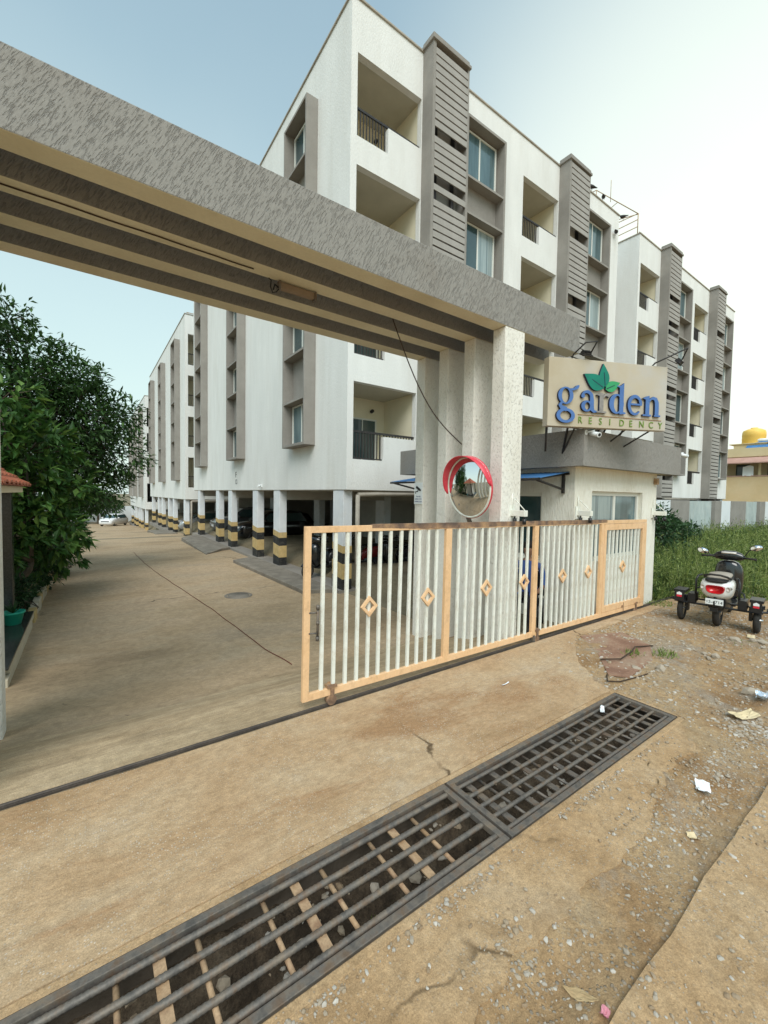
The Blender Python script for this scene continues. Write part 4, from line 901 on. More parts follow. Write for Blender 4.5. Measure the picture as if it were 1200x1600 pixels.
# ------------------------------------------------------------------ leafy stuff
def leafquad(mb,p,d,n,ln,wd,fold=.25,m=0):
    s_=d.cross(n)
    if s_.length<1e-4: s_=d.orthogonal()
    s_.normalize(); n=s_.cross(d).normalized()
    a=p; b=p+d*ln*.45+s_*wd*.5+n*fold*wd*.5; c=p+d*ln-n*ln*.10; e=p+d*ln*.45-s_*wd*.5+n*fold*wd*.5
    i=len(mb.v); mb.v+=[tuple(a),tuple(b),tuple(c),tuple(e)]; mb.f+=[(i,i+1,i+2),(i,i+2,i+3)]; mb.m+=[m,m]; mb.sm+=[False,False]
def rv(rg):
    while True:
        v=Vector((rg.uniform(-1,1),rg.uniform(-1,1),rg.uniform(-1,1)))
        if .05<v.length<1: return v
def tree(name,label,base,trunk_h,blobs,nclus,nleaf,ln,wd,matn,seed,r0=.12,droop=.35,spread=.12,surf=.55,stems=1,cat='tree',cname='crown',tname='trunk',ragged=.25):
    rg=random.Random(seed); base=Vector(base)
    o=thing(name,label,cat,base)
    tb=MB(); hubs=[]
    for s_ in range(stems):
        ang=rg.uniform(0,6.28); off=Vector((math.cos(ang),math.sin(ang),0))*(0 if stems==1 else .15)
        pts=[off]; 
        for k in range(1,7): pts.append(off*(1+k*.5)+Vector((.05*nz(k,seed,s_,1.3),.05*nz(k,seed+3,s_,1.3),trunk_h*k/6))*1.0)
        tb.tube(pts,r0,9,radii=[r0*(1.25-.75*k/6) for k in range(7)]); hubs.append(pts[-1])
    lb=MB(); tot=sum(b[4] for b in blobs)
    for bx,by,bz,br,bw,*fl in blobs:
        c=Vector((bx,by,bz)); brz=fl[0] if fl else br
        h=min(hubs,key=lambda q:(q-c).length); mid=h.lerp(c,.5)+Vector((0,0,.15*br))
        tb.tube([h,mid,c],.03,6,radii=[r0*.5,r0*.3,r0*.16])
        for k in range(int(nclus*bw/tot)):
            v=rv(rg); v=v.normalized()*(v.length**surf); rag=1+ragged*nz(v.x*2+bx,v.y*2+by,v.z*2+bz,1.4)+rg.uniform(-.1,.16)
            p=c+Vector((v.x*br*rag,v.y*br*rag,v.z*brz*rag))
            outd=(v+Vector((0,0,.25))).normalized()
            if k%4==0: tb.tube([c.lerp(p,.2),c.lerp(p,.6)+Vector((0,0,.04)),p],.01,4,radii=[.014,.009,.004])
            for j in range(nleaf):
                d=(outd*.7+rv(rg)*.9+Vector((0,0,-droop*rg.random()))).normalized()
                nn=(Vector((0,0,1))+rv(rg)*.6).normalized()
                leafquad(lb,p+rv(rg)*spread,d,nn,ln*rg.uniform(.6,1.25),wd*rg.uniform(.7,1.2))
    obj(tname,tb,'bark',o); obj(cname,lb,matn,o,fix=False); return o
# airy small-leaved tree standing over the left side of the drive
tree('roadside_tree','tall small leaved tree overhanging the left side of the driveway',(-1.5,14.2,-.4),2.2,
 [(.5,.3,3.2,1.5,1.1,1.4),(-.3,-.2,4.4,1.6,1.3,1.3),(1.2,.3,4.4,1.25,.8,1.0),(.3,.2,5.5,1.25,.75,.9),(-1.4,-.6,5.6,1.1,.7,.95),(2.0,.4,3.6,.95,.45,.9),(2.25,.6,4.7,.6,.16,.45),(-.9,-.8,6.5,.75,.28,.75),(-.1,.1,6.7,.55,.14,.45),(-1.8,-.8,4.0,1.4,1.0,1.6),(1.5,.5,2.6,.95,.5,.8),(1.3,.2,5.5,.7,.2,.45)],
 4200,6,.19,.072,'leaf_small',3,r0=.14,droop=.5,spread=.20,surf=.42,ragged=.5)
# big-leaved shrub tree nearer the camera
tree('garden_tree','dense big leaved garden tree beside the red roofed shrine','x' and (-1.5,11.0,-.35),.9,
 [(.2,0,2.2,1.0,1.0,1.0),(-.5,-.5,3.0,.95,.9,.95),(.75,.3,1.6,.75,.6,.7),(-.3,-.4,1.5,.95,.8,.8),(.5,.1,3.1,.8,.55,.8),(.15,-.3,4.0,.55,.25,.5),(.9,.6,2.4,.7,.4,.6),(.9,1.2,1.0,.6,.4,.5)],
 640,8,.27,.115,'leaf_big',8,r0=.09,droop=.6,spread=.08,surf=.45,stems=3)
for i,(x,y,h,lab) in enumerate(((-1.25,10.4,.55,'low dark shrub spilling over the planter nearest the shrine'),(-1.05,12.2,.75,'low dark shrub in the middle of the roadside planter'),(-.95,14.4,.85,'low dark shrub at the far end of the roadside planter'),(-.9,17.5,1.2,'dark bushy shrub beyond the planter along the drive'),(-.75,21.5,1.3,'dark bushy shrub farthest along the drive edge'))):
    tree('planter_shrub',lab,(x,y,-.4),h*.35,[(0,0,h*.7,h*.62,1,h*.6),(.1,.6,h*.6,h*.55,.8,h*.5),(-.3,-.4,h*.7,h*.6,.8,h*.55)],240,7,.12,.055,'leaf_bush',20+i,r0=.02,spread=.08,stems=3,cat='shrub',cname='foliage',tname='stem')['group']='planter shrubs along the drive'
# bush and weeds of the vacant plot at right
tree('wild_bush','dark leafy bush growing in front of the compound wall at right','x' and (15.2,6.2,-.02),.5,[(0,0,1.0,.85,1,.65),(.9,-.1,.9,.8,.8,.6),(-.9,.1,.7,.6,.5,.5),(-.75,.0,1.6,.18,.10,.5),(.3,.2,1.6,.4,.3,.4),(2.1,.2,.8,.8,.7,.6),(3.4,.3,.7,.8,.6,.5),(1.3,.1,1.5,.35,.2,.35)],700,8,.15,.07,'leaf_bush',31,r0=.025,stems=4,spread=.12,cat='bush',cname='foliage',tname='stem')
def weed_low(x):
    pts=[(9.25,3.52),(9.9,3.42),(10.6,2.7),(11.2,2.15),(13,1.7),(18,1.0),(30,-2),(60,-8)]
    for (a,ya),(b,yb) in zip(pts,pts[1:]):
        if x<=b: return ya+(yb-ya)*(x-a)/(b-a)
    return -8
mb=MB(); rg=random.Random(77); cnt=0
wdk=MB(); wlt=mb
while cnt<19000:
    mb=wdk if rg.random()<.28 else wlt
    x=9.25+ (rg.random()**1.9)*34; yl=weed_low(x); y=yl+(7.85-yl)*rg.random()**1.25
    if x<9.3 and y>3.5: continue
    edge=min(1,(y-yl)/.5+.12); h=(.22+.85*max(0,.45+.55*nz(x,y,2,.9)+.45*nz(x,y,5,2.6)))*edge*rg.uniform(.5,1.3)
    big=1 if x<14 else 1+ (x-14)*.05
    p=Vector((x,y,-.03)); lean=rv(rg)*.35; tip=p+Vector((lean.x*h,lean.y*h,h)); midp=p.lerp(tip,.55)+Vector((0,0,.06*h))
    a=rg.uniform(0,3.14); s_=Vector((math.cos(a),math.sin(a),0))*.006*big
    i=len(mb.v); mb.v+=[tuple(p-s_),tuple(p+s_),tuple(midp+s_*.8),tuple(midp-s_*.8),tuple(tip)]; mb.f+=[(i,i+1,i+2,i+3),(i+3,i+2,i+4)]; mb.m+=[0,0]; mb.sm+=[False]*2
    for k in range(5):
        t=rg.uniform(.25,1); q=p.lerp(tip,t); d=(rv(rg)+Vector((0,0,.35))).normalized(); leafquad(mb,q,d,rv(rg).normalized(),rg.uniform(.05,.14)*big,rg.uniform(.010,.024)*big)
    cnt+=1
wb=len(wlt.v); wlt.v+=wdk.v; wlt.f+=[tuple(wb+q for q in f) for f in wdk.f]; wlt.m+=[1]*len(wdk.f); wlt.sm+=wdk.sm
wd=obj('weeds',wlt,['weed','weed_dark'],fix=False); tag(wd,'tall green weeds filling the vacant plot right of the cabin','weeds',kind='stuff')
mb=MB()
for (x0,y0,r,n_) in ((5.75,2.42,.16,70),(6.1,2.2,.2,90),(7.35,1.7,.28,140),(7.7,1.45,.22,120),(9.0,3.35,.3,220),(1.3,1.75,.12,40),(.7,1.62,.1,30)):
    for k in range(n_):
        a=rg.uniform(0,6.28); q=rg.random()**.6*r; z=-.03 if x0>4.5 else -.36
        p=Vector((x0+q*math.cos(a),y0+q*math.sin(a)*.7,z)); d=(rv(rg)*.8+Vector((0,0,.8))).normalized(); leafquad(mb,p,d,rv(rg).normalized(),rg.uniform(.04,.10),rg.uniform(.008,.02))
tag(obj('grass_tufts',mb,'weed',fix=False),'small grass tufts sprouting from the dirt and drain','grass',kind='stuff')

# ------------------------------------------------------------------ pebbles, litter
ico=[]
bm=bmesh.new(); bmesh.ops.create_icosphere(bm,subdivisions=1,radius=1); icv=[v.co.copy() for v in bm.verts]; icf=[[v.index for v in f.verts] for f in bm.faces]; bm.free()
mat('stone',[(.22,.18,.135),(.34,.29,.23),(.45,.40,.33),(.32,.29,.26)],3,.92,fine=(60,.15))
st=M['stone'].node_tree; b_=st.nodes['Principled BSDF']; ge=N(st,'ShaderNodeNewGeometry'); cr=N(st,'ShaderNodeValToRGB'); L(st,ge.outputs['Random Per Island'],cr.inputs[0]); e=cr.color_ramp.elements; e.new(.4); e.new(.75)
for i_,(p_,c_) in enumerate(((0,(.27,.19,.115)),(.4,(.35,.28,.20)),(.75,(.38,.34,.285)),(1,(.52,.48,.42)))): e[i_].position=p_; e[i_].color=(*c_,1)
L(st,cr.outputs[0],b_.inputs['Base Color'])
def rock(mb,p,r,rg):
    s_=(rg.uniform(.7,1.4),rg.uniform(.6,1.1),rg.uniform(.35,.75)); a=rg.uniform(0,6.28); ca,sa=math.cos(a),math.sin(a); k=rg.uniform(0,50); i=len(mb.v)
    for v in icv:
        q=v*(1+.55*nz(v.x+k,v.y,v.z,1.1)); x,y,z=q.x*s_[0]*r,q.y*s_[1]*r,q.z*s_[2]*r
        mb.v.append((p[0]+x*ca-y*sa,p[1]+x*sa+y*ca,p[2]+z))
    for f in icf: mb.f.append(tuple(i+q for q in f)); mb.m.append(0); mb.sm.append(False)
mb=MB(); n=0
while n<11000:
    z_=rg.random()
    if z_<.62: x,y=rg.uniform(4.3,9.5),rg.uniform(.2,3.2)
    elif z_<.85: x,y=rg.uniform(1.0,5.0),rg.gauss(.98,.13)
    elif z_<.93: x,y=rg.uniform(.3,4.5),rg.gauss(1.40,.025)
    else: x,y=rg.uniform(1.2,5.5),rg.uniform(.25,.75)
    if TX0<x<TX1 and TY0-.05<y<TY1+.05: continue
    if y<.3 and x<2: continue
    dens=.4+1.1*nz(x,y,3,1.6)
    if rg.random()>dens+.25: continue
    r=.0035+.011*rg.random()**3.2+(.018 if x>4.5 else 0)*rg.random()**2.2
    zz=street_z(x,y)
    if y<.70+.015*(x-1.7): zz=.012
    elif 1.12<y<1.47 and x<4: zz=-.002
    rock(mb,(x,y,zz+r*.08),r,rg); n+=1
tag(obj('pebbles',mb,'stone',fix=False),'loose grey pebbles scattered over the dirt beside the drain','pebbles',kind='stuff')
for i in range(34):
    if i<24: x,y=rg.uniform(4.9,8.8),rg.uniform(.5,2.4)
    else: x,y=rg.uniform(1.6,4.4),rg.gauss(.93,.09)
    r=rg.uniform(.025,.065) if i<24 else rg.uniform(.013,.024)
    if math.hypot(x-8.3,y-2.2)<.75: x-=1.6
    m1=MB(); rock(m1,(0,0,0),r,rg); q=obj('stone',m1,'stone'); q.location=(x,y,street_z(x,y)+r*.25)
    tag(q,'small grey stone among the rubble in front of the scooter' if i<24 else 'small grey stone in the dirt strip between drain and road','stone','stones on the dirt')
# rubble inside the drain
mb=MB()
for k in range(420):
    x,y=rg.uniform(TX0,TX1),rg.uniform(TY0+.03,TY1-.03); r=.008+.03*rg.random()**3; rock(mb,(x,y,bed_z(x,y)+.005),r,rg)
tag(obj('drain_rubble',mb,'stone',fix=False),'stones and muck lying in the bottom of the drain','rubble',kind='stuff')
def sheet(name,label,cat,p,a,lx,ly,matn,curl,seed,n=9,zo=.0,outline=None):
    """crumpled thin sheet with thickness"""
    mb=MB(); vs=[]
    for j in range(n):
        for i in range(n):
            u,v=i/(n-1)*2-1,j/(n-1)*2-1
            wv=1 if outline is None else outline(u)
            x,y=u*lx/2,v*ly/2*wv
            z=curl*(.7*u*u+.5*abs(nz(u+seed,v,seed,1.3))+.35*abs(nz(u*2,v*2+seed,seed,1.9)))
            vs.append((x+.12*lx*nz(v*1.7,seed,u,1),y+.12*ly*nz(u*1.9,seed+4,v,1),z+.004))
    th=.0015; mb.v=vs+[(x,y,z-th) for x,y,z in vs]
    for j in range(n-1):
        for i in range(n-1):
            k=j*n+i; mb.f.append((k,k+1,k+n+1,k+n)); mb.f.append((n*n+k,n*n+k+n,n*n+k+n+1,n*n+k+1)); mb.m+=[0,0]; mb.sm+=[False,False]
    q=obj(name,mb,matn,fix=False); q.location=(p[0],p[1],(p[2] if len(p)>2 else street_z(p[0],p[1]))+zo); q.rotation_euler.z=a; return tag(q,label,cat)
mat('paper_white',[(.72,.74,.76),(.80,.81,.82)],8,.8); mat('card',[(.62,.50,.30),(.70,.58,.38)],5,.85); mat('dry_leaf',[(.36,.25,.13),(.48,.36,.2)],20,.8,bump=(40,.5,.003)); mat('pink_wrap',[(.6,.25,.3)],5,.5); mat('foil_blue',[(.45,.55,.65),(.65,.7,.75)],9,.35,metal=.3)
sheet('crumpled_paper','crumpled white paper lying in the reddish dirt','paper',(3.47,.98),.4,.12,.085,'paper_white',.05,2)
sheet('cardboard_scrap','pale torn cardboard scrap near the right edge','cardboard',(4.92,1.12),-.5,.27,.12,'card',.04,5,zo=.01)
sheet('plastic_packet','silvery blue plastic packet behind the cardboard scrap','packet',(5.35,1.08),.3,.15,.09,'foil_blue',.06,7,zo=.01)
sheet('dry_leaf','large dry brown leaf near the bottom edge','leaf',(1.625,.835),-1.0,.13,.055,'dry_leaf',.018,9,outline=lambda u:max(.03,1-abs(u)**1.6))
sheet('paper_bit','small torn cream paper bit left of the road edge','paper',(2.97,.88),.9,.05,.05,'card',.02,11)
sheet('wrapper','tiny pink wrapper at the bottom edge','wrapper',(1.62,.735),.2,.035,.03,'pink_wrap',.02,13)
sheet('white_ribbon','white plastic strip caught on the far drain grating','plastic strip',(3.91,1.90,.006),.5,.13,.035,'paper_white',.03,15)
sheet('white_scrap','thin white scrap on the concrete in front of the gate','paper',(3.62,2.78,.004),.1,.12,.012,'paper_white',.01,17)
sheet('flat_scrap','pale flat scrap on the ground under the scooter side wheel','paper',(7.9,1.75),.2,.2,.09,'card',.015,19)
mat('rust_sheet',[(.22,.12,.08),(.30,.18,.12),(.33,.24,.17)],2.5,.85,fine=(40,.15),bump=(30,.4,.006))
mb=MB(); pts=[(5.85,3.2),(5.45,2.75),(4.80,2.28),(4.95,2.12),(5.75,2.2),(6.3,2.45),(6.55,2.95)]
mb.prism(pts,lambda u,v,w_:(u,v,-.012+w_+.02*nz(u,v,0,1)),0,.012); tag(obj('rust_sheet',mb,'rust_sheet'),'reddish brown slab lying between the gate and the rubble','slab')
mb=MB(); mb.tube([(5.15,2.55,.02),(5.35,2.40,.03),(5.7,2.42,.05),(5.95,2.50,.03),(6.3,2.42,.0)],.009,6); tag(obj('wire_scrap',mb,'cable'),'short bent black wire on the reddish slab','wire')
mb=MB(); mb.tube([(4.8,2.3,.0),(4.62,2.2,.01),(4.72,2.12,.01),(5.0,2.08,.0),(5.3,2.05,-.01)],.007,6); tag(obj('bent_wire',mb,'cable'),'black wire along the broken edge near the drain end','wire')
# ------------------------------------------------------------------ roadside shrine, ledge and planter on the left
o=thing('roadside_shrine','small shrine with red tiled roof, black pillars and black granite ledge at left','shrine',(-1.9,8.2,-.4)); W=o.location
mb=MB()
for i in range(7):
    for j in range(2):
        a,b=6.75+i*.40,6.75+(i+1)*.40-.012; z0=-.42+j*.125; mb.box(-.90+rnd.uniform(-.006,.006),-.80,a+(.2 if j else 0)-.1,b+(.2 if j else 0)-.1,z0,z0+.117)
mb.box(-3.4,-.88,6.66,9.5,-.6,-.18); obj('plinth',mb,'stone_cream',o,W,bev=.008)
mb=MB(); mb.box(-3.4,-.79,6.62,9.55,-.178,-.145); obj('granite_ledge',mb,'granite_black',o,W,bev=.006)
for x,y in ((-1.08,9.28),(-1.08,6.95),(-3.1,9.28),(-3.1,6.95)):
    mb=MB(); mb.box(x-.10,x+.06,y-.10,y+.10,-.145,1.96); obj('pillar',mb,'granite_black',o,W,bev=.01)
mb=MB(); mb.box(-3.3,-.90,6.78,9.47,1.955,2.06); obj('cornice',mb,'cream_wall',o,W,bev=.01)
apex=Vector((-2.1,8.1,3.0)); ev=[(-.80,6.6),(-.80,9.6),(-3.4,9.6),(-3.4,6.6)]
for k in range(4):
    p=Vector((*ev[k],2.06)); q=Vector((*ev[(k+1)%4],2.06)); mb=MB(); nrow=9; ncol=15
    for r in range(nrow):
        t0,t1=r/nrow,(r+1.25)/nrow; t1=min(t1,1)
        a0,b0=p.lerp(apex,t0),q.lerp(apex,t0); a1,b1=p.lerp(apex,t1),q.lerp(apex,t1); u=Vector((0,0,.045)); 
        for c in range(ncol):
            c0,c1=c/ncol,(c+.93)/ncol; h=Vector((0,0,.02*(1 if c%2 else 0)))
            P4=[a0.lerp(b0,c0)+u+h,a0.lerp(b0,c1)+u+h,a1.lerp(b1,c1)+h*.5+Vector((0,0,.015)),a1.lerp(b1,c0)+h*.5+Vector((0,0,.015))]
            mb.quad(*P4); lo=[v-Vector((0,0,.03)) for v in P4]; mb.quad(P4[0],P4[1],lo[1],lo[0]); mb.quad(P4[1],P4[2],lo[2],lo[1]); mb.quad(P4[3],P4[0],lo[0],lo[3])
    mb.tri(p,q,apex); obj('roof_tiles',mb,'roof_tile',o,W)
mb=MB(); mb.box(-2.9,-1.5,7.3,8.9,-.145,1.95); obj('cella',mb,'interior_wall',o,W)
# green flower pot
o=thing('flower_pot','green plastic flower pot standing on the granite ledge','flower pot',(-.98,8.75,-.145)); mb=MB()
rings=[[(r*math.cos(q),r*math.sin(q),z) for q in (2*math.pi*k/20 for k in range(20))] for z,r in ((0,.09),(.005,.10),(.17,.14),(.175,.155),(.205,.158),(.207,.145),(.17,.13),(.16,.001))]
mb.loft(rings,caps=False); obj('pot',mb,'green_plastic',o)
mb=MB()
for k in range(26): leafquad(mb,Vector((0,0,.17)),(rv(rnd)*.8+Vector((0,0,.9))).normalized(),rv(rnd).normalized(),rnd.uniform(.1,.26),.03)
obj('plant',mb,'leaf_bush',o,fix=False)
o=thing('planter_kerb','yellow painted kerb stones edging the roadside planter','planter kerb',(-.78,12.5,-.4)); W=o.location
for i in range(13):
    y=9.7+i*.46; x=-.80+.012*(y-9.7)+rnd.uniform(-.02,.02); mb=MB(); mb.box(x-.12,x,y,y+.42,-.6,-.20+rnd.uniform(-.03,.02)+(.0)); obj('kerb_stone',mb,'yellow_stripe' if i%3==0 else 'stone_cream',o,W,bev=.015)

# ------------------------------------------------------------------ scooter with side wheels
def sring(x,hw,z0,z1,n=18,p=2.6,yo=0,tp=0):
    out=[]
    for k in range(n):
        a=2*math.pi*k/n; c,s_=math.cos(a),math.sin(a)
        out.append((x,yo+hw*(1+tp*s_)*math.copysign(abs(c)**(2/p),c),(z0+z1)/2+(z1-z0)/2*math.copysign(abs(s_)**(2/p),s_)))
    return out
def wheel(o,x,y,r,w_,name='wheel'):
    mb=MB(); mb.torus((x,y,r),(0,1,0),r-w_*.5,w_*.5,32,10,flat=.95); wl=obj(name,mb,'rubber',o)
    mb=MB(); mb.cyl((x,y-w_*.28,r),(x,y+w_*.28,r),r-w_*.75,n=24); mb.cyl((x,y-w_*.5,r),(x,y+w_*.5,r),.035,n=12)
    obj('rim',mb,'chrome',wl)
def scooter(label,loc,rotz,body,side,group=None,detail=True):
    o=thing('scooter',label,'scooter',loc,rotz,group)
    wheel(o,0,0,.225,.10); wheel(o,1.24,0,.225,.095)
    mb=MB(); mb.loft([sring(x,h,a,b,tp=.2,p=3) for x,h,a,b in ((-.36,.08,.57,.70),(-.345,.145,.53,.74),(-.28,.19,.49,.77),(-.1,.21,.44,.79),(.15,.19,.40,.78),(.38,.14,.38,.70),(.5,.10,.34,.55))]); obj('body_panel',mb,body,o)
    mb=MB(); mb.loft([sring(x,h,a,b) for x,h,a,b in ((-.20,.10,.765,.80),(-.16,.14,.76,.845),(.1,.15,.76,.86),(.4,.125,.75,.83),(.56,.08,.72,.78))]); obj('seat',mb,'seat_tan' if side else 'black_plastic',o)
    mb=MB(); mb.loft([sring(x,h,a,b) for x,h,a,b in ((-.27,.09,.30,.56),(-.2,.12,.28,.56),(.15,.13,.2,.50),(.45,.12,.2,.42))]); obj('under_body',mb,'black_plastic',o)
    mb=MB(); mb.tube([(.05,.16,.79),(-.18,.165,.80),(-.33,.14,.845),(-.37,.06,.87),(-.37,-.06,.87),(-.33,-.14,.845),(-.18,-.165,.80),(.05,-.16,.79)],.016,8); mb.loft([sring(x,h,a,b) for x,h,a,b in ((-.36,.10,.745,.785),(-.3,.14,.745,.80),(-.2,.15,.75,.80))]); obj('grab_rail',mb,'rubber',o)
    mb=MB(); mb.loft([sring(x,h,a,b,p=3.4,tp=.18) for x,h,a,b in ((-.37,.115,.575,.705),(-.382,.105,.585,.70),(-.30,.14,.575,.72))]); obj('tail_light',mb,'tail_red',o)
    for s_ in (-1,1):
        mb=MB(); mb.loft([sring(x,h,a,b,yo=s_*.158) for x,h,a,b in ((-.345,.028,.625,.70),(-.355,.022,.635,.69),(-.25,.04,.63,.71))]); obj('indicator',mb,'lens_clear',o)
    mb=MB(); mb.box(-.385,-.378,-.11,.11,.405,.495); pl=obj('number_plate',mb,'plate_white',o,bev=.003)
    if side: obj('lettering',text_mesh('15-4714',.062,.0008,'print_black',lambda u,v,w_:Vector((-.3865-w_,-u,.428+v)),'CENTER'),None,pl)
    mb=MB(); mb.tube([(-.30,0,.52),(-.37,0,.46),(-.375,0,.36)],.02,6); mb.loft([[( .235*1.1*math.cos(a),y,.225+.235*1.1*math.sin(a)) for y in (-.07,-.03,.03,.07)] for a in (R(70+10*k) for k in range(11))],closed=False); mb.box(-.39,-.37,-.05,.05,.30,.36); obj('mudguard',mb,'black_plastic',o)
    mb=MB(); mb.box(.45,.98,-.17,.17,.26,.31); obj('footboard',mb,'black_plastic',o,bev=.01)
    mb=MB(); mb.loft([sring(x,h,a,b,p=3) for x,h,a,b in ((.90,.10,.30,.92),(.935,.19,.28,.96),(1.0,.205,.32,.97),(1.08,.15,.4,.93),(1.13,.06,.5,.85))]); obj('leg_shield',mb,'scooter_black',o)
    mb=MB(); mb.tube([(1.03,0,.9),(1.15,0,.5),(1.24,0,.24)],.03,8); mb.loft([[(1.24+.25*math.cos(a),y,.225+.25*math.sin(a)) for y in (-.06,-.02,.02,.06)] for a in (R(30+12*k) for k in range(11))],closed=False); obj('front_fork',mb,body if not side else 'scooter_white',o)
    mb=MB(); mb.loft([[(x,y,z) for x,y,z in [(xc+rx*math.cos(a)*.6,yy,zc+rz*math.sin(a)) for a in (2*math.pi*k/14 for k in range(14))]] for yy,xc,zc,rx,rz in ((-.22,.93,1.03,.02,.02),(-.17,.95,1.045,.08,.06),(-.08,.97,1.055,.13,.085),(.08,.97,1.055,.13,.085),(.17,.95,1.045,.08,.06),(.22,.93,1.03,.02,.02))]); ck=obj('handlebar_cowl',mb,'scooter_black',o)
    mb=MB(); mb.loft([[(.905+.05*math.cos(a),yy,1.105+.02*math.sin(a)-.2*0) for a in (2*math.pi*k/10 for k in range(10))] for yy in (-.10,-.05,.05,.10)]); obj('console',mb,'lens_clear',ck)
    for s_ in (-1,1):
        mb=MB(); mb.tube([(.93,s_*.18,1.03),(.88,s_*.28,1.035),(.84,s_*.37,1.03)],.017,8); mb.tube([(.97,s_*.2,1.03),(.95,s_*.36,1.035)],.006,5); obj('grip',mb,'rubber',o)
        zz=1.21 if s_<0 else 1.10
        mb=MB(); mb.tube([(.93,s_*.2,1.05),(.90,s_*.26,zz-.05),(.89,s_*.31,zz)],.008,6); st=obj('mirror_stalk',mb,'black_plastic',o)
        rot=Matrix.Rotation(R(-18 if s_<0 else 15),4,'X')
        for dd,m_,nm,sc_ in ((.012,'black_plastic','mirror_shell',1),(-.003,'mirror','mirror_glass',.9)):
            mb=MB(); ring=[]
            for xx,k in ((-.006+ -.0,1),(.018,.75)):
                ring.append([Vector((.88+dd+xx,s_*.36,zz+.015))+rot@Vector((0,.088*sc_*k*math.cos(a),.052*sc_*k*math.sin(a))) for a in (2*math.pi*q/20 for q in range(20))])
            mb.loft(ring); obj(nm,mb,m_,st)
    if side:
        mb=MB(); mb.tube([(-.16,.60,.37),(-.16,.40,.34),(-.16,-.40,.34),(-.16,-.60,.37)],.017,8); mb.tube([(.14,.55,.36),(.14,-.55,.36)],.015,8)
        for s_ in (-1,1):
            mb.tube([(-.16,s_*.27,.34),(-.16,s_*.27,.74),(-.12,s_*.25,.80),(-.0,s_*.22,.80)],.015,8); mb.tube([(-.16,s_*.6,.37),(.14,s_*.58,.36)],.013,8); mb.tube([(-.16,s_*.36,.34),(.1,s_*.30,.55),(.2,s_*.2,.6)],.012,6); mb.box(-.06,.06,s_*.40-.02,s_*.40+.02,.18,.40)
        obj('outrigger_frame',mb,'black_plastic',o)
        for s_ in (-1,1):
            mb=MB(); y=s_*.475; mb.torus((0,y,.20),(0,1,0),.155,.045,30,10,flat=.9); wl=obj('side_wheel',mb,'rubber',o)
            mb=MB(); mb.cyl((0,y-.025,.20),(0,y+.025,.20),.115,n=20); mb.cyl((0,y-.07,.20),(0,y+.07,.20),.02,n=8); obj('rim',mb,'chrome',wl)
            mb=MB(); mb.loft([[(.235*math.cos(a),y+dy,.20+.235*math.sin(a)) for dy in (-.075,-.03,.03,.075)] for a in (R(35+11*k) for k in range(11))],closed=False); mb.box(-.245,-.235,y-.065,y+.065,.36,.53); mb.box(-.235,.08,y-.08,y+.08,.50,.54); mb.box(-.21,.05,y-s_*.16-.05,y-s_*.16+.05,.36,.5); fd=obj('side_fender',mb,'black_plastic',o)
            mb=MB(); mb.prism([(-.035,.46),(.035,.46),(.035,.49),(0,.51),(-.035,.49)],lambda u,v,w_:(-.2465-w_,y+u,v),0,.002); mb.prism([(-.035,.425),(.035,.425),(.035,.457),(-.035,.457)],lambda u,v,w_:(-.2465-w_,y+u,v),0,.002,1); obj('sticker',mb,['plate_white','sticker_red'],fd)
    return o
mat('seat_tan',[(.30,.26,.21),(.36,.32,.27)],6,.7)
mat('bike_dark',[(.02,.02,.024)],4,.25,spec=.5); mat('bike_red',[(.20,.02,.02)],4,.25,spec=.5)
scooter('white scooter with two outrigger side wheels parked beside the weeds',(8.24,2.25,street_z(8.2,2.2)-.002),R(8),'scooter_white',True)
scooter('dark scooter parked behind the striped corner column',(6.1,10.9,-.33),R(200),'bike_dark',False,'scooters parked under the block')
scooter('dark red scooter parked deep under the nearest block',(7.3,10.6,-.33),R(170),'bike_red',False,'scooters parked under the block')
scooter('black scooter parked behind the portal columns',(8.3,10.2,-.33),R(185),'bike_dark',False,'scooters parked under the block')

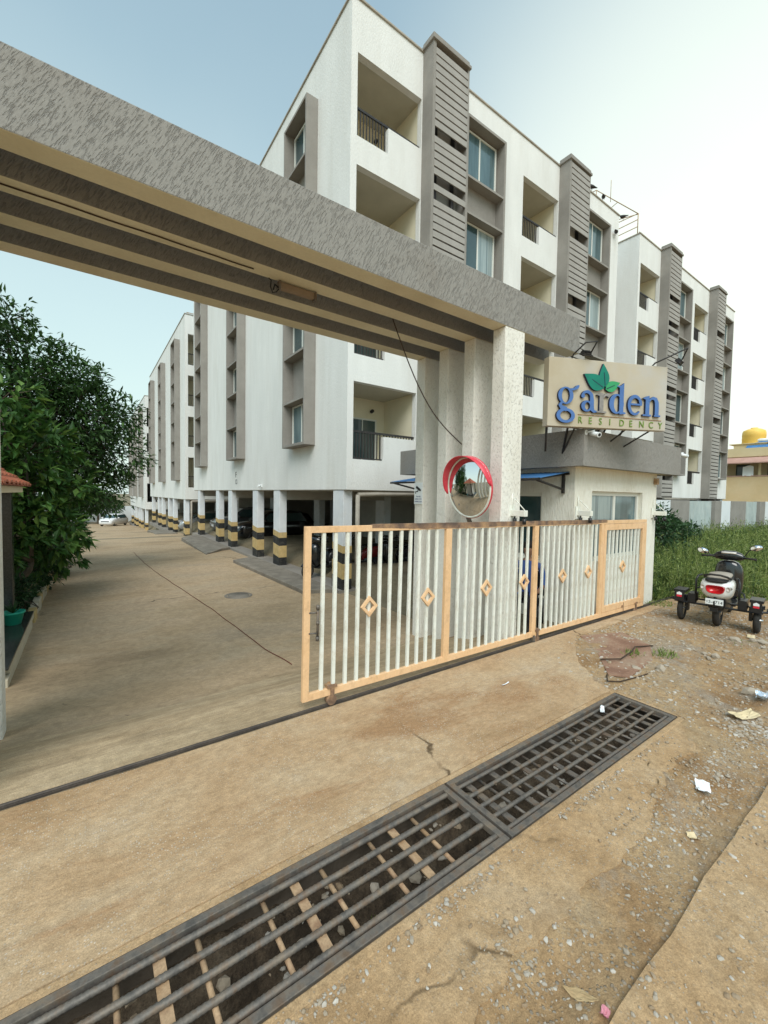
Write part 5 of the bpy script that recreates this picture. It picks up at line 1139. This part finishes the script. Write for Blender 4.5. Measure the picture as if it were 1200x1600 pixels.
# ------------------------------------------------------------------ parked cars
def car(label,loc,rotz,paint):
    o=thing('parked_car',label,'car',loc,rotz,'cars parked under the blocks')
    def ring(x,hw,zl,zb,hr,zr):
        return [(x,-hw*.86,zl),(x,-hw,zl+.12),(x,-hw*1.0,zb-.12),(x,-hw*.96,zb),(x,-hr*1.02,zb+(zr-zb)*.55),(x,-hr*.93,zr-.04),(x,-hr*.72,zr),(x,hr*.72,zr),(x,hr*.93,zr-.04),(x,hr*1.02,zb+(zr-zb)*.55),(x,hw*.96,zb),(x,hw,zb-.12),(x,hw,zl+.12),(x,hw*.86,zl)]
    secs=((-1.95,.68,.34,.72,.60,.78),(-1.90,.78,.26,.86,.68,.98),(-1.6,.83,.22,.92,.70,1.36),(-1.0,.85,.2,.93,.68,1.49),(0,.85,.2,.93,.68,1.51),(.45,.85,.2,.93,.66,1.44),(1.05,.84,.2,.94,.72,1.0),(1.6,.81,.22,.88,.66,.93),(1.85,.74,.26,.76,.58,.83),(1.95,.62,.34,.62,.48,.68))
    mb=MB(); mb.loft([ring(*s_) for s_ in secs]); obj('car_body',mb,paint,o)
    mb=MB()
    mb.quad((.42,-.60,1.43),(.42,.60,1.43),(1.04,.68,1.02),(1.04,-.68,1.02)); 
    obj('windscreen',mb,'glass_dark',o).location=(.012,0,.012)
    for s_ in (-1,1):
        mb=MB(); y1,y2=s_*.845,s_*.70; mb.prism([(-1.45,.98),(.85,.98),(.42,1.38),(-1.2,1.40)],lambda u,v,w_:(u,(s_*(.832-(v-.93)*.30)+s_*w_),v),0,.012); obj('side_window',mb,'glass_dark',o)
        mb=MB(); mb.loft([sring(x,h,a,b,yo=s_*.56) for x,h,a,b in ((1.72,.14,.66,.80),(1.86,.12,.66,.78),(1.915,.07,.67,.74))]); obj('headlight',mb,'lens_clear',o)
        mb=MB(); mb.loft([sring(x,.10,a,b,yo=s_*.95) for x,a,b in ((.68,.98,1.06),(.72,.95,1.1),(.8,.97,1.07))]); obj('wing_mirror',mb,paint,o)
        for x in (-1.2,1.22): wheel(o,x,s_*.74,.31,.19)
    mb=MB(); mb.box(1.90,1.965,-.24,.24,.44,.54); obj('number_plate',mb,'plate_white',o); mb=MB(); mb.box(1.90,1.96,-.45,.45,.58,.68); obj('grille',mb,'black_plastic',o)
    return o
mat('car_black',[(.012,.012,.014)],3,.15,spec=.6,coat=.6); mat('car_silver',[(.45,.46,.47)],3,.25,metal=.6,coat=.5); mat('car_white',[(.7,.7,.7)],3,.25,coat=.4); mat('car_grey',[(.08,.085,.09)],3,.2,coat=.5)
car('black car parked behind the middle striped columns of the nearest block',(7.6,20.2,-.33),math.pi,'car_black')
car('dark grey car parked at the far end of the nearest block',(7.7,24.7,-.33),math.pi,'car_grey')
car('silver car parked under the second block down the driveway',(7.2,32.6,-.86),math.pi,'car_silver')
car('white car at the far end of the driveway',(2.7,62,zp(62)),R(-120),'car_white')
tree('far_tree','bushy green tree at the far end of the driveway',(1.2,69,-2.5),1.5,[(0,0,3.2,1.8,1,1.5),(1.5,0,2.2,1.4,.8,1.2),(-1.6,0,3.4,1.9,1,1.6),(-3.5,1,3.0,2,1,1.8)],520,7,.45,.2,'leaf_small',55,r0=.15,spread=.3)
o=thing('end_wall','pale wall with a white pillar closing the far end of the driveway','wall',(0,73,-2.5)); W=o.location
mb=MB(); mb.box(-8,14,73,73.3,-2.7,-.2); obj('wall_panel',mb,'wall_white',o,W); mb=MB(); mb.box(1.9,2.7,72.4,73,-2.7,.6); obj('pillar',mb,'wall_white',o,W)

# ------------------------------------------------------------------ guard sitting behind the gate
mat('shirt_blue',[(.04,.075,.22),(.055,.10,.27)],6,.9); mat('trousers',[(.025,.025,.035)],6,.9); mat('skin',[(.22,.12,.075)],4,.6); mat('hair',[(.012,.01,.009)],4,.7)
def skin_mesh(verts,edges,root,sub=2):
    me=bpy.data.meshes.new('body'); me.from_pydata([v[:3] for v in verts],edges,[]); ob=bpy.data.objects.new('body',me); COL.objects.link(ob)
    ob.modifiers.new('skin','SKIN'); sl=me.skin_vertices[0].data
    for i,v in enumerate(verts): sl[i].radius=(v[3],v[4] if len(v)>4 else v[3])
    sl[root].use_root=True
    sb=ob.modifiers.new('sub','SUBSURF'); sb.levels=sub; sb.render_levels=sub
    dg=bpy.context.evaluated_depsgraph_get(); m2=bpy.data.meshes.new_from_object(ob.evaluated_get(dg)); bpy.data.objects.remove(ob); return m2
gz=-.035
o=thing('person','seated person in blue shirt and dark trousers behind the gate bars','person',(5.72,4.02,gz),R(205))
V=[(0,0,.50,.13),(0,0,.68,.13),(0,0,.86,.15),(.01,0,.99,.11),(.02,0,1.07,.052),(.03,0,1.13,.055),(.045,0,1.20,.082),(.04,0,1.28,.075),   # pelvis..head 0-7
   (.02,.10,.49,.09),(.24,.12,.51,.08),(.44,.13,.51,.062),(.46,.13,.28,.052),(.45,.13,.08,.04),(.54,.14,.04,.035),(.62,.15,.035,.03),   # left leg 8-14
   (.02,-.10,.49,.09),(.24,-.12,.51,.08),(.44,-.13,.51,.062),(.46,-.13,.28,.052),(.45,-.13,.08,.04),(.54,-.14,.04,.035),(.62,-.15,.035,.03), # right leg 15-21
   (.0,.19,.96,.055),(.04,.24,.80,.045),(.10,.25,.67,.038),(.25,.19,.60,.03),(.33,.15,.59,.024),
   (.0,-.19,.96,.055),(.04,-.24,.80,.045),(.10,-.25,.67,.038),(.25,-.19,.60,.03),(.33,-.15,.59,.024)]
E_=[(0,1),(1,2),(2,3),(3,4),(4,5),(5,6),(6,7),(0,8),(8,9),(9,10),(10,11),(11,12),(12,13),(13,14),(0,15),(15,16),(16,17),(17,18),(18,19),(19,20),(20,21),(3,22),(22,23),(23,24),(24,25),(25,26),(3,27),(27,28),(28,29),(29,30),(30,31)]
me=skin_mesh(V,E_,0)
for m_ in ('shirt_blue','trousers','skin','rubber'): me.materials.append(M[m_])
for p in me.polygons:
    c=p.center; p.use_smooth=True
    if c.z>1.05: p.material_index=2
    elif c.z<.09: p.material_index=3
    elif c.x>.13 and abs(c.y)>.10 and c.z>.565 and c.x<.42: p.material_index=2
    elif c.z<.56: p.material_index=1
obj('body',me,None,o)
mb=MB(); mb.loft([[(.03+r*1.0*math.cos(a)-.012,r*.92*math.sin(a),z) for a in (2*math.pi*k/16 for k in range(16))] for z,r in ((1.20,.07),(1.24,.088),(1.29,.09),(1.33,.075),(1.36,.04),(1.368,.005))]); obj('hair',mb,'hair',o)
for s_ in (-1,1):
    for k in range(5):
        mb=MB(); a=R(-30+15*k); L_=(.05,.07,.078,.07,.055)[k]; p=Vector((.345,s_*(.15-.028+.014*k),.588)); mb.tube([p,p+Vector((L_*.5,0,.004)),p+Vector((L_,0,-.012))],.008,6,radii=[.009,.008,.006]); obj('finger',mb,'skin',o)
mb=MB(); mb.loft([[(.13,-.012,1.205),(.13,.012,1.205),(.125,0,1.24)],[(.15,-.012,1.20),(.15,.012,1.20),(.128,0,1.24)]]); obj('nose',mb,'skin',o)
o=thing('plastic_chair','dark plastic chair under the seated person','chair',(5.72,4.02,gz),R(205))
mb=MB(); mb.box(-.20,.24,-.22,.22,.395,.42); obj('seat',mb,'black_plastic',o,bev=.01)
mb=MB(); mb.box(-.24,-.21,-.22,.22,.45,.85); obj('backrest',mb,'black_plastic',o,bev=.01)
for x in (-.2,.21):
    for y in (-.2,.2):
        mb=MB(); mb.cyl((x*1.08,y*1.05,0),(x,y,.40),.018,.022,n=8); obj('leg',mb,'black_plastic',o)
